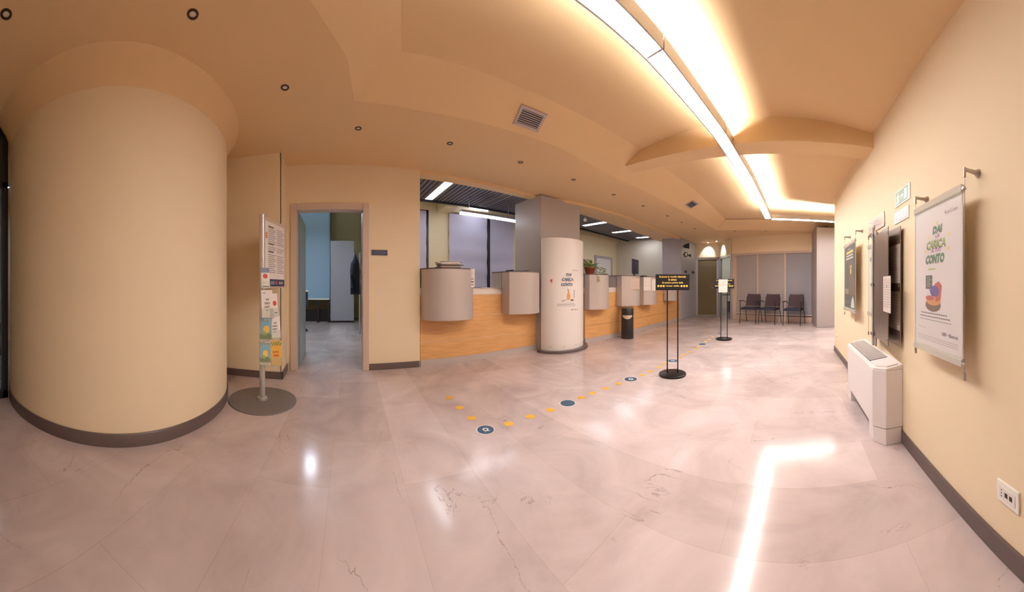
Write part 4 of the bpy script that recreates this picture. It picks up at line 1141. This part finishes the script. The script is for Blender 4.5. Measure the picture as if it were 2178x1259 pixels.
# poster panel, swung away from the camera
pr = R(61)
ux, uy = math.cos(pr), math.sin(pr)
def pan(b_, u0, u1, z0, z1, off, mi=0): return b_.face([(u0 * ux + off * uy, u0 * uy - off * ux, z0), (u1 * ux + off * uy, u1 * uy - off * ux, z0), (u1 * ux + off * uy, u1 * uy - off * ux, z1), (u0 * ux + off * uy, u0 * uy - off * ux, z1)], mi)
b = MB(); b.prism([(.028 * ux, .028 * uy), (.53 * ux, .53 * uy), (.53 * ux - .008 * uy, .53 * uy + .008 * ux), (.028 * ux - .008 * uy, .028 * uy + .008 * ux)], 1.10, 1.81)
b.build('panel', M['frame'], t)
b = MB(); b.flat = True
pan(b, .055, .51, 1.115, 1.775, .002, 0)
for col_ in (0, 1):
    for k in range(24):
        if k in (9, 13): continue
        z = 1.72 - k * .020; a = .12 + .20 * col_
        pan(b, a, a + .17 - .04 * ((k * 7) % 3 == 0), z - .004, z + .004, .003, 2)
for k in (0, 9, 13): pan(b, .12, .12 + .12, 1.725 - k * .020, 1.735 - k * .020, .0035, 1)
pan(b, .055, .51, 1.115, 1.19, .0035, 3)
pan(b, .17, .26, 1.135, 1.17, .0045, 4); pan(b, .28, .33, 1.135, 1.17, .0045, 5); pan(b, .36, .47, 1.138, 1.165, .0045, 6)
pan(b, .06, .10, 1.60, 1.66, .0035, 7)
b.build('poster_sheet', [M['paper'], M['ink'], M['inkg'], M['navy'], M['steelblue'], M['red'], M['inkg'], M['orange']], t)
# holders
def lf(px0, px1, py0, py1, d_off, yaw, kind, label):
    """a leaflet in its clear pocket; placed by where it hangs on the pole"""
    D = LS.xy.length - d_off
    x0 = D * math.tan(az((px0)) - az(558)); x1 = D * math.tan(az(px1) - az(558))
    z1 = H + (HY - py0) * D / F; z0 = H + (HY - py1) * D / F
    w_ = (x1 - x0) / math.cos(yaw); hh = z1 - z0
    o_ = thing('leaflet', (0, 0, 0), 0, label, 'leaflet', 'leaflets on the grey stand')
    M4 = Matrix.Translation((LS.x, LS.y, 0)) @ Matrix.Rotation(la, 4, 'Z') @ Matrix.Translation(((x0 + x1) / 2, -d_off, z0)) @ Matrix.Rotation(yaw, 4, 'Z') @ Matrix.Rotation(R(-6), 4, 'X')
    o_.matrix_world = M4
    b = MB(); b.box(-w_ / 2, w_ / 2, -.004, 0, 0, hh, 0)
    X = lambda u: (u - .5) * w_; Z = lambda v: hh * (1 - v); y = -.0045
    if kind == 'white':
        b.text('CARICA', X(.5), Z(.48), w_ * .5, hh * .09, y, AI['ink'], .04, .1); b.text('CONTO', X(.47), Z(.62), w_ * .48, hh * .09, y, AI['ink'], .04, .1); b.text('DAI', X(.53), Z(.34), w_ * .26, hh * .08, y, AI['ink'], .04, .1)
        b.rect(X(.35), X(.6), Z(.76), Z(.72), y, AI['inkg']); b.rect(X(.1), X(.4), Z(.12), Z(.09), y, AI['inkg'])
    elif kind == 'red':
        b.disc(X(.62), Z(.45), w_ * .22, hh * .12, y, AI['red']); b.rect(X(.55), X(.9), Z(.9), Z(.86), y, AI['ink'])
    elif kind == 'redtop':
        b.rect(X(0), X(1), Z(.25), Z(0), y, AI['steelblue']); b.disc(X(.5), Z(.42), w_ * .28, hh * .12, y, AI['red']); b.rect(X(.1), X(.9), Z(.95), Z(.91), y, AI['navy'])
    elif kind == 'land':
        b.rect(X(.02), X(.98), Z(.90), Z(.02), y, AI['sky'])
        b.face([(X(.02), y - .0003, Z(.9)), (X(.98), y - .0003, Z(.9)), (X(.98), y - .0003, Z(.72)), (X(.6), y - .0003, Z(.62)), (X(.3), y - .0003, Z(.66)), (X(.02), y - .0003, Z(.74))], AI['leafg'])
        b.disc(X(.52), Z(.50), w_ * .26, hh * .17, y - .0006, AI['gold']); b.disc(X(.38), Z(.66), w_ * .22, hh * .08, y - .0009, AI['olive']); b.rect(X(.15), X(.85), Z(.96), Z(.935), y, AI['inkg']); b.rect(X(.3), X(.85), Z(.13), Z(.09), y - .0003, AI['white'])
    elif kind == 'yellow':
        b.rect(X(.0), X(1), Z(1), Z(0), y, AI['yellow'])
        for k in range(12): b.disc(X(.06 + .08 * k), Z(.06 + .05 * ((k * 5) % 3)), w_ * .07, hh * .035, y - .0004, AI['leafg'], 8)
        b.text('BUONA', X(.45), Z(.45), w_ * .55, hh * .10, y - .0004, AI['red'], .04, .1); b.text('SPESA', X(.48), Z(.60), w_ * .58, hh * .10, y - .0004, AI['red'], .04, .1)
    b.build('sheet', amats('paper'), o_)
    b = MB(); b.box(-w_ / 2 - .004, w_ / 2 + .004, -.016, -.014, -.01, hh * .33); b.box(-w_ / 2 - .004, w_ / 2 + .004, -.016, .008, -.012, -.008); b.build('clear_pocket', M['glass'], o_)
lf(556, 574, 569, 612, .055, R(25), 'redtop', 'slim leaflet with red picture, topmost on the stand')
lf(574, 592, 624, 671, .06, R(35), 'red', 'white leaflet with red picture behind the one printed in black')
lf(557, 581, 617, 675, .10, R(20), 'white', 'white leaflet printed in black, second level of the stand')
lf(574, 597, 671, 718, .06, R(25), 'white', 'white leaflet printed in black, third level beside the blue one')
lf(553, 578, 675, 727, .08, R(-12), 'land', 'blue and green picture leaflet on the third level')
lf(577, 600, 726, 777, .06, R(15), 'yellow', 'yellow leaflet with green leaves and red words on the lowest level')
lf(553, 575, 730, 775, .08, R(-5), 'land', 'blue and green picture leaflet on the lowest level')
for (z, lab) in ((1.02, ''), (.82, ''), (.60, ''), (.38, '')):
    b = MB(); b.box(-.03, .10, -.05, -.02, z, z + .012); b.build('pocket_bracket', M['alu'], t)

# ------------------------------------------------------------------ on the poster wall
WR = math.atan2(-1, -.05)                    # local x runs towards the camera end of the wall, local -y out of the wall
def wall_thing(name, px, py, off, label, cat, group=None):
    p = onwall(px, py, off)
    return thing(name, p, WR, label, cat, group), p
WD = Vector((-.05, -1, 0)).normalized()
def wl(o_, px, py, off):                     # local x, z on the wall plane moved off it
    p = onwall(px, py, off); q = p - o_.location
    return q.dot(WD), q.z
def cable_poster(px, py, cor, hooks, weights, label, art, off=.075):
    t, p0 = wall_thing('cable_poster', px, py, 0, label, 'poster', 'posters hung on steel cables')
    (xl, zt) = wl(t, cor[0][0], cor[0][1], off); (xr, zt2) = wl(t, cor[1][0], cor[1][1], off)
    _, zb = wl(t, cor[0][0], cor[2], off); _, zb2 = wl(t, cor[1][0], cor[3], off)
    zt = (zt + zt2) / 2; zb = (zb + zb2) / 2
    b = MB(); b.box(xl, xr, -off - .003, -off + .0, zb + .01, zt - .01)
    b.build('backing', M['paper'], t)
    b = MB(); art(b, xl + .006, zt - .035, xr - xl - .012, zt - zb - .07); b.v = [(x, y - off - .0035, z) for x, y, z in b.v]; b.flat = True
    b.build('poster_sheet', amats('paper2'), t)
    b = MB(); b.box(xl, xr, -off - .012, -off - .008, zb, zt); b.build('clear_panel', M['glass'], t)
    for z in (zt - .03, zb - .004):
        b = MB(); b.box(xl - .004, xr + .004, -off - .016, -off + .006, z, z + .034); b.build('clamp_rail', M['clampclear'], t, bevel=.003)
    for s, x in ((0, xl - .004), (1, xr + .012)):
        zh = wl(t, hooks[s][0], hooks[s][1], off)[1]; zw = wl(t, weights[s][0], weights[s][1], off)[1]
        b = MB(); b.tube([(x, -off - .002, zh), (x, -off - .002, zw)], .0022, n=6); b.build('cable', M['steel'], t)
        b = MB(); b.lathe([(.020, 0), (.018, .006), (.010, .020), (.008, off + .006)], 20)
        b.v = [(x + a, -c, zh + d) for a, d, c in b.v]
        b.tube([(x, -off - .002, zh + .008), (x, -off - .002, zh - .035)], .0065, n=12); b.build('wall_hook', M['steel'], t, smooth=True)
        b = MB(); b.tube([(x, -off - .002, zw + .02), (x, -off - .002, zw - .012)], .008, n=12); b.build('weight', M['steel'], t, smooth=True)
        for z in (zt - .016, zb + .012):
            b = MB(); b.tube([(x - .014, -off - .008, z), (x + .010, -off - .008, z)], .006, n=10); b.tube([(x, -off + .004, z), (x, -off - .014, z)], .006, n=10); b.build('clip', M['steel'], t, smooth=True)
    return t
M['clampclear'] = glass('clamp_acrylic', (0.80, 0.74, 0.70), 0.45)
def art1(b, x0, zt, W, Hh):
    b.rect(x0, x0 + W, zt - Hh, zt, 0, 0); headline_poster(b, x0, zt, W, Hh, ('green', 'olive', 'purple'), 0)
cable_poster(2000, 580, ((1949, 441), (2049, 403), 738, 775), ((1950, 420), (2053, 360)), ((1946, 745), (2037, 796)),
             'pink-white poster with green and purple headline hung on steel cables, beside the fan heater', art1)
def art2(b, x0, zt, W, Hh):
    X = lambda u: x0 + u * W
    Z = lambda v: zt - v * Hh
    b.rect(x0, x0 + W, zt - Hh, zt, 0, AI['slate'])
    b.text('SIAMO', X(.45), Z(.05), W * .26, Hh * .018, -.0008, AI['white'], .02)
    b.rect(X(.2), X(.82), Z(.125), Z(.085), -.0008, AI['gold'])
    b.rect(X(.18), X(.80), Z(.17), Z(.145), -.0008, AI['white']); b.rect(X(.16), X(.82), Z(.215), Z(.19), -.0008, AI['white'])
    # plain standing figure in dark clothes against the dark ground
    b.disc(X(.62), Z(.33), W * .10, Hh * .055, -.0008, AI['orange']); b.disc(X(.62), Z(.295), W * .11, Hh * .03, -.0012, AI['brown'])
    b.face([(X(.56), -.0010, Z(.37)), (X(.68), -.0010, Z(.37)), (X(.90), -.0010, Z(.50)), (X(.98), -.0010, Z(.80)), (X(.52), -.0010, Z(.80)), (X(.45), -.0010, Z(.50))], AI['brown'])
    b.face([(X(.56), -.0014, Z(.38)), (X(.68), -.0014, Z(.38)), (X(.66), -.0014, Z(.46)), (X(.58), -.0014, Z(.46))], AI['gold'])
    b.face([(X(.62), -.0016, Z(.98)), (X(.95), -.0016, Z(.98)), (X(.90), -.0016, Z(.86)), (X(.80), -.0016, Z(.80)), (X(.70), -.0016, Z(.86))], AI['white'])
    for k in range(5): b.rect(X(.05), X(.42), Z(.70 + .018 * k), Z(.695 + .018 * k), -.0008, AI['white' if k < 3 else 'gold'])
    b.rect(X(.05), X(.6), Z(.90), Z(.895), -.0008, AI['inkg']); b.rect(X(.05), X(.6), Z(.93), Z(.925), -.0008, AI['inkg'])
cable_poster(1808, 590, ((1797, 521), (1820, 511), 656, 668), ((1796, 505), (1822, 490)), ((1797, 667), (1816, 680)),
             'dark poster with gold headline and a standing figure near the far wall end', art2)
# narrow poster seen behind the swing panels
def art3(b, x0, zt, W, Hh):
    b.rect(x0, x0 + W, zt - Hh, zt, 0, AI['paper']); b.rect(x0 + .05, x0 + W - .05, zt - .12, zt - .08, -.0008, AI['steelblue'])
cable_poster(1852, 600, ((1848, 524), (1858, 519), 668, 674), ((1847, 503), (1859, 497)), ((1842, 706), (1858, 712)),
             'pale poster on steel cables mostly hidden behind the swinging dark panels', art3, off=.035)

# safety signs
t, p0 = wall_thing('exit_sign', 1920, 418, 0, 'green emergency exit sign with running figure, arrow and door, above the pink sign', 'sign')
(xl, zt) = wl(t, 1904, 408, .004); (xr, zt2) = wl(t, 1935.5, 391, .004); _, zb = wl(t, 1904, 443, .004)
zt = (zt + zt2) / 2
b = MB(); b.box(xl, xr, -.006, 0, zb, zt, 0); w_ = xr - xl; h_ = zt - zb; y = -.0066
X = lambda u: xl + u * w_
Z = lambda v: zt - v * h_
b.rect(X(.04), X(.88), Z(.93), Z(.07), y, 1)
b.rect(X(.66), X(.82), Z(.80), Z(.16), y - .0004, 0)
b.rect(X(.36), X(.52), Z(.50), Z(.42), y - .0004, 0); b.face([(X(.50), y - .0004, Z(.34)), (X(.62), y - .0004, Z(.46)), (X(.50), y - .0004, Z(.58))], 0)
b.disc(X(.24), Z(.24), w_ * .035, h_ * .055, y - .0004, 0, 14)
for poly in ([(.17, .33), (.27, .31), (.27, .55), (.19, .55)], [(.19, .55), (.24, .55), (.20, .72), (.14, .86), (.10, .83), (.15, .68)], [(.23, .54), (.28, .55), (.30, .72), (.27, .88), (.23, .87), (.25, .72)], [(.17, .34), (.19, .40), (.12, .48), (.10, .43)], [(.26, .33), (.33, .42), (.31, .46), (.25, .40)]):
    b.face([(X(u), y - .0006, Z(v)) for u, v in poly], 0)
b.build('plate', [M['signw'], M['exitg']], t)
t, p0 = wall_thing('no_smoking_sign', 1918, 465, 0, 'pink and white no smoking sign under the green exit sign', 'sign')
(xl, zt) = wl(t, 1903, 450, .004); (xr, zt2) = wl(t, 1933, 441, .004); _, zb = wl(t, 1903, 478, .004)
zt = (zt + zt2) / 2; w_ = xr - xl; h_ = zt - zb
b = MB(); b.box(xl, xr, -.006, 0, zb, zt, 0)
b.rect(X(.36), X(.96), Z(.95), Z(.06), y, 1)
for k in range(20):
    a, c_ = 2 * PI * k / 20, 2 * PI * (k + 1) / 20
    f_ = lambda q, r_: (X(.17) + r_ * math.cos(q) * h_ * .26, y, Z(.6) + r_ * math.sin(q) * h_ * .26)
    b.face([f_(a, .8), f_(c_, .8), f_(c_, 1.05), f_(a, 1.05)], 1)
b.face([(X(.08), y, Z(.44)), (X(.11), y, Z(.40)), (X(.26), y, Z(.76)), (X(.23), y, Z(.80))], 1)
b.rect(X(.09), X(.25), Z(.63), Z(.58), y + .0003, 2)
for k in range(4): b.rect(X(.42), X(.90), Z(.22 + .17 * k), Z(.17 + .17 * k), y - .0004, 0)
b.build('plate', [M['signw'], M['pink'], M['ink']], t)
t, p0 = wall_thing('notice_plaque', 1864, 475, 0, 'clear plaque reading avviso alla clientela above the swinging panels', 'sign')
(xl, zt) = wl(t, 1848, 466, .006); (xr, zt2) = wl(t, 1881, 458, .006); _, zb = wl(t, 1848, 500, .006)
zt = (zt + zt2) / 2; w_ = xr - xl; h_ = zt - zb
b = MB(); b.box(xl, xr, -.008, -.004, zb, zt, 0); b.text('AVVISO', X(.55), Z(.32), w_ * .38, None, -.0088, 1); b.text('ALLA CLIENTELA', X(.50), Z(.62), w_ * .86, None, -.0088, 1)
b.build('plate', [mat('plaque_metal', (.50, .40, .31), .4), M['inkg']], t)
for u in (.06, .94):
    for v in (.10, .9): b = MB(); b.tube([(X(u), -.010, Z(v)), (X(u), 0, Z(v))], .004, n=10); b.build('screw', M['steel'], t)

# swinging display panels
hp = onwall(1859, 600, .05)
t = thing('swing_display', (hp.x, hp.y, 0), 0, 'wall rack of two swinging dark metal panels with printed sheets above the fan heater', 'display rack')
zt, zb = 1.66, .60
for k, (dx, dy) in enumerate(((0, 0), (-.022, -.03), (-.01, -.07))):
    b = MB(); b.tube([(dx, dy, zb), (dx, dy, zt - .03 * k)], .011, n=14); b.build('post', M['alu'], t, smooth=True)
for z in (.70, 1.13, 1.56): b = MB(); b.box(-.03, .036, -.06, .01, z - .012, z + .012); b.build('wall_bracket', M['darkgrey'], t)
def panel(ex, ey, sx, sy, z0, z1, sheets):
    a = Vector((sx, sy, 0)); e = Vector((ex - hp.x, ey - hp.y, 0)); d = (e - a).normalized(); n_ = Vector((d.y, -d.x, 0))   # n_ towards the room
    if n_.x > 0: n_ = -n_
    b = MB(); L = (e - a).length
    def pt(u, o_, z): q = a + d * u + n_ * o_; return (q.x, q.y, z)
    b.add([pt(0, 0, z0), pt(L, 0, z0), pt(L, .006, z0), pt(0, .006, z0), pt(0, 0, z1), pt(L, 0, z1), pt(L, .006, z1), pt(0, .006, z1)], [(3, 2, 1, 0), (4, 5, 6, 7), (0, 1, 5, 4), (1, 2, 6, 5), (2, 3, 7, 6), (3, 0, 4, 7)])
    pn = b.build('panel', M['plate'], t)
    b = MB()
    for u in (.03, L - .03):
        for z in (z0 + .04, (z0 + z1) / 2, z1 - .04): b = MB(); b.tube([pt(u, .006, z), pt(u, .010, z)], .006, n=10); b.build('screw', M['steel'], pn)
    for (u0, u1, za, zb_) in sheets:
        b = MB(); b.face([pt(u0, .0075, za), pt(u1, .0075, za), pt(u1, .0075, zb_), pt(u0, .0075, zb_)], 0)
        for k in range(12): z = zb_ - .03 - (zb_ - za - .05) * k / 12; b.face([pt(u0 + .015, .008, z), pt(u1 - .02, .008, z), pt(u1 - .02, .008, z + .004), pt(u0 + .015, .008, z + .004)], 1)
        b.build('printed_sheet', [mat('sheet_dim', (.62, .55, .50), .5), M['inkg']], pn)
panel(.868, 1.80, .022, -.03, .69, 1.545, ((.30, .52, 1.14, 1.42), (.30, .52, .80, 1.08)))
panel(.792, 1.845, -.012, -.05, .69, 1.545, ((.33, .54, .93, 1.19),))

# fan heater
t = thing('fan_heater', (onwall(1921, 925, 0)), WR, 'white floor-standing fan heater against the poster wall', 'heater')
t.location.z = 0
hx = lambda px, py: (at(px, py, 0) - t.location).dot(WD)
Lh = -hx(1916, 925) ; x1 = .0; x0 = x1 - 1.02; dp = .205
ch_ = .085
prof = [(x0, 0), (x1, 0), (x1, -dp + .075), (x1 - ch_, -dp), (x0 + ch_, -dp), (x0, -dp + .075)]
b = MB(); b.prism(prof, .115, .525); b.build('casing', M['heater'], t, bevel=.006)
b = MB(); b.prism([(x, y * .985 if y else y) for x, y in prof], .525, .545, top=[.560, .560, .540, .532, .532, .540]); b.build('top_cover', M['heater'], t, bevel=.004)
b = MB(); b.prism([(x0 + .08, -.035), (x1 - .24, -.035), (x1 - .24, -dp + .03), (x0 + .08, -dp + .03)], .530, .5405, top=[.562, .562, .543, .543]); b.build('grille_bed', M['darkgrey'], t)
b = MB(); n_ = 34
for k in range(n_):
    x = x0 + .085 + (x1 - .245 - x0 - .085) * k / (n_ - 1)
    b.hexa([(x - .004, -dp + .03, .541), (x + .004, -dp + .03, .541), (x + .004, -.035, .560), (x - .004, -.035, .560)], [(x - .004, -dp + .03, .546), (x + .004, -dp + .03, .546), (x + .004, -.035, .565), (x - .004, -.035, .565)])
b.build('grille', M['heater'], t)
for (a, c_) in ((x1 - .20, x1 - .002), (x0 + .002, x0 + .20)):
    b = MB(); b.prism([(a, -.01), (c_, -.01), (c_, -dp + (.075 if c_ > x1 - .1 else .02)), (c_ - (ch_ if c_ > x1 - .1 else .0), -dp + .008), (a, -dp + .008)], 0, .112); b.build('foot', M['heater'], t, bevel=.004)
b = MB(); b.box(x0 + .2, x1 - .2, -dp + .05, -.01, .06, .116); b.build('air_intake', M['black'], t)
b = MB(); b.prism([(x1 - .215, -.03), (x1 - .02, -.03), (x1 - .02, -dp + .09), (x1 - ch_ - .01, -dp + .028), (x1 - .215, -dp + .028)], .5335, .547, top=[.5665, .5665, .552, .547, .547]); b.build('control_flap', M['heater'], t, bevel=.003)

# wall socket
t, p0 = wall_thing('wall_socket', 2146, 1053, 0, 'white wall socket plate with two black data ports low on the poster wall', 'socket')
w_, h_ = .125, .085
b = MB(); b.box(-w_ / 2, w_ / 2, -.010, 0, -h_ / 2, h_ / 2); b.build('plate', M['signw'], t, bevel=.003)
b = MB(); b.box(-.045, .045, -.0125, -.009, -.024, .024); b.build('insert', M['white'], t, bevel=.001)
for x in (-.004, .022): b = MB(); b.box(x - .008, x + .008, -.0132, -.012, -.008, .010); b.build('data_port', M['black'], t)
for z in (-.012, 0, .012): b = MB(); b.tube([(-.031, -.0125, z), (-.031, -.0132, z)], .0028, n=10); b.build('socket_hole', M['black'], t)
# low socket beyond the heater
t, p0 = wall_thing('wall_socket', 1781, 716, 0, 'small white socket low on the poster wall near its far end', 'socket')
b = MB(); b.box(-.06, .06, -.010, 0, -.04, .04); b.build('plate', M['signw'], t, bevel=.003)
b = MB(); b.box(-.04, .04, -.012, -.009, -.02, .02); b.build('insert', M['frame'], t)

# ------------------------------------------------------------------ office behind the doorway
t = thing('office_cabinet', (-8.60, 0, 0), 0, 'tall grey-blue office cabinet seen through the doorway', 'cabinet')
ya, yb = 8.6 / math.tan(az(703)), 8.6 / math.tan(az(753))
ya, yb = -8.6 / math.tan(az(703)) * -1, -8.6 / math.tan(az(753)) * -1
ya, yb = (-8.6) / math.tan(az(703)), (-8.6) / math.tan(az(753))
ya, yb = min(ya, yb), max(ya, yb)
b = MB(); b.box(-.55, -.02, ya, yb, .05, 2.50); b.build('body', M['cab'], t, bevel=.004)
b = MB(); b.box(-.02, 0, ya + .005, yb - .005, .06, 2.49); d_ = b.build('door', M['cab'], t)
b = MB(); b.tube([(.02, ya + .05, 1.25), (.02, ya + .05, 1.40)], .008); b.box(0, .02, ya + .045, ya + .055, 1.26, 1.28); b.box(0, .02, ya + .045, ya + .055, 1.37, 1.39); b.build('door_handle', M['steel'], d_)
b = MB(); b.box(-.53, -.04, ya + .01, yb - .01, 0, .05); b.build('plinth', M['black'], t)
# tall pale board with white rail, and dark store behind
b = MB(); b.box(-9.05, -9.0, -3.1, ya - .02, .72, 3.69)
tag(b.build('office_board', M['officeblue']), 'large pale blue-grey board behind the white-edged desk in the office', 'board')
t = thing('office_desk', (-8.80, (ya - 2.6) / 2, 0), 0, 'white-edged office desk with dark underside before the blue-grey board', 'desk')
hw = (ya + 2.6) / 2 - .03
b = MB(); b.box(-.15, .25, -hw, hw, .70, .735); b.build('desktop', M['signw'], t)
for y in (-hw * .9, hw - .35, hw - .03): b = MB(); b.box(-.1, .2, y - .03, y + .03, 0, .70); b.build('leg', M['black'], t)
b = MB(); b.box(-.14, -.12, -hw, hw, .0, .38); b.build('modesty_panel', M['black'], t)
# post between board and wall
b = MB(); b.box(-9.0, -8.94, ya - .02, ya + .03, 2.5, 3.69); tag(b.build('window_post', M['black']), 'thin black post above the cabinet edge in the office', 'post')
# coat stand with coat
cs = at(765, 714, 0)
t = thing('coat_stand', (cs.x, cs.y, 0), 0, 'slim pale coat stand behind the door casing in the office', 'coat stand')
b = MB(); b.lathe([(0, 0), (.17, 0), (.165, .015), (.05, .03), (0, .03)], 32); b.build('base', M['alu'], t, smooth=True)
b = MB(); b.tube([(0, 0, .03), (0, 0, 1.86)], .018, n=12); b.build('pole', M['alu'], t, smooth=True)
for k in range(4):
    a = k * PI / 2 + PI; b = MB(); b.tube([(0, 0, 1.78), (.09 * math.cos(a + PI * 1.5), .09 * math.sin(a + PI * 1.5), 1.80), (.13 * math.cos(a + PI * 1.5), .13 * math.sin(a + PI * 1.5), 1.86)], .009); b.build('hook', M['steel'], t, smooth=True)
ct = thing('hanging_coat', (cs.x, cs.y - .10, 0), 0, 'long navy coat hanging on the coat stand in the office', 'coat')
b = MB(); prof = [(.02, 1.84), (.05, 1.72), (.11, 1.62), (.13, 1.45), (.12, 1.2), (.125, 1.0), (.12, .93)]
n_ = 28; vs = []
for r_, z in prof:
    for k in range(n_):
        a = 2 * PI * k / n_; q = r_ * (1 + .12 * math.sin(6 * a + z * 2) * (1.9 - z))
        vs.append((q * 1.0 * math.cos(a), q * .9 * math.sin(a), z))
fs = [(j * n_ + k, j * n_ + (k + 1) % n_, (j + 1) * n_ + (k + 1) % n_, (j + 1) * n_ + k) for j in range(len(prof) - 1) for k in range(n_)] + [tuple(range(len(vs) - n_, len(vs))), tuple(range(n_))]
b.add(vs, fs); b.build('body', M['coat'], ct, smooth=True, angle=80)
b = MB(); b.tube([(.09, -.04, 1.60), (.135, -.06, 1.35), (.13, -.07, 1.08)], [.045, .05, .045], n=12); b.build('sleeve', M['coat'], ct, smooth=True)
# office chair half hidden by the door leaf
oc = at(641, 706, 0)
t = thing('office_chair', (oc.x, oc.y - .16, 0), .6, 'dark office swivel chair half hidden by the open door leaf', 'chair')
b = MB()
for k in range(5):
    a = 2 * PI * k / 5; b.tube([(0, 0, .11), (.20 * math.cos(a), .20 * math.sin(a), .10), (.29 * math.cos(a), .29 * math.sin(a), .06)], [.025, .018, .014])
b.build('star_base', M['black'], t, smooth=True)
for k in range(5):
    a = 2 * PI * k / 5; b = MB(); b.tube([(.29 * math.cos(a) - .012 * math.sin(a), .29 * math.sin(a) + .012 * math.cos(a), .028), (.29 * math.cos(a) + .012 * math.sin(a), .29 * math.sin(a) - .012 * math.cos(a), .028)], .028, n=16); b.build('caster', M['black'], t, smooth=True)
b = MB(); b.tube([(0, 0, .10), (0, 0, .42)], .025, n=14); b.build('gas_column', M['steel'], t, smooth=True)
b = MB(); b.box(-.22, .22, -.22, .22, .42, .49); b.build('seat', M['navy'], t, bevel=.03)
b = MB(); b.box(-.20, .20, .21, .26, .60, 1.02); b.build('backrest', M['navy'], t, bevel=.02)
b = MB(); b.box(-.03, .03, .20, .25, .44, .64); b.build('back_support', M['black'], t)

# room behind the angled glass door
t = thing('office_desk', (-2.05, 12.2, 0), 0, 'dark-legged desk seen through the angled glass door', 'desk')
b = MB(); b.box(-.6, .6, -.35, .35, .72, .75); b.build('desktop', M['black'], t)
for sx in (-.56, .56):
    for sy in (-.31, .31): b = MB(); b.box(sx - .02, sx + .02, sy - .02, sy + .02, 0, .72); b.build('leg', M['black'], t)
b = MB(); b.box(.02, .40, -.25, .25, .0, .45); b.build('drawer_unit', M['navy'], t)
b = MB(); b.box(-.14, .14, -.03, .0, .10, .38); b.box(-.05, .05, -.06, .06, 0, .02); b.box(-.02, .02, -.01, .01, .02, .10)
tag(b.build('computer_monitor', M['white'], loc=(-1.95, 12.1, .751)), 'pale monitor on the desk behind the angled glass door', 'monitor')
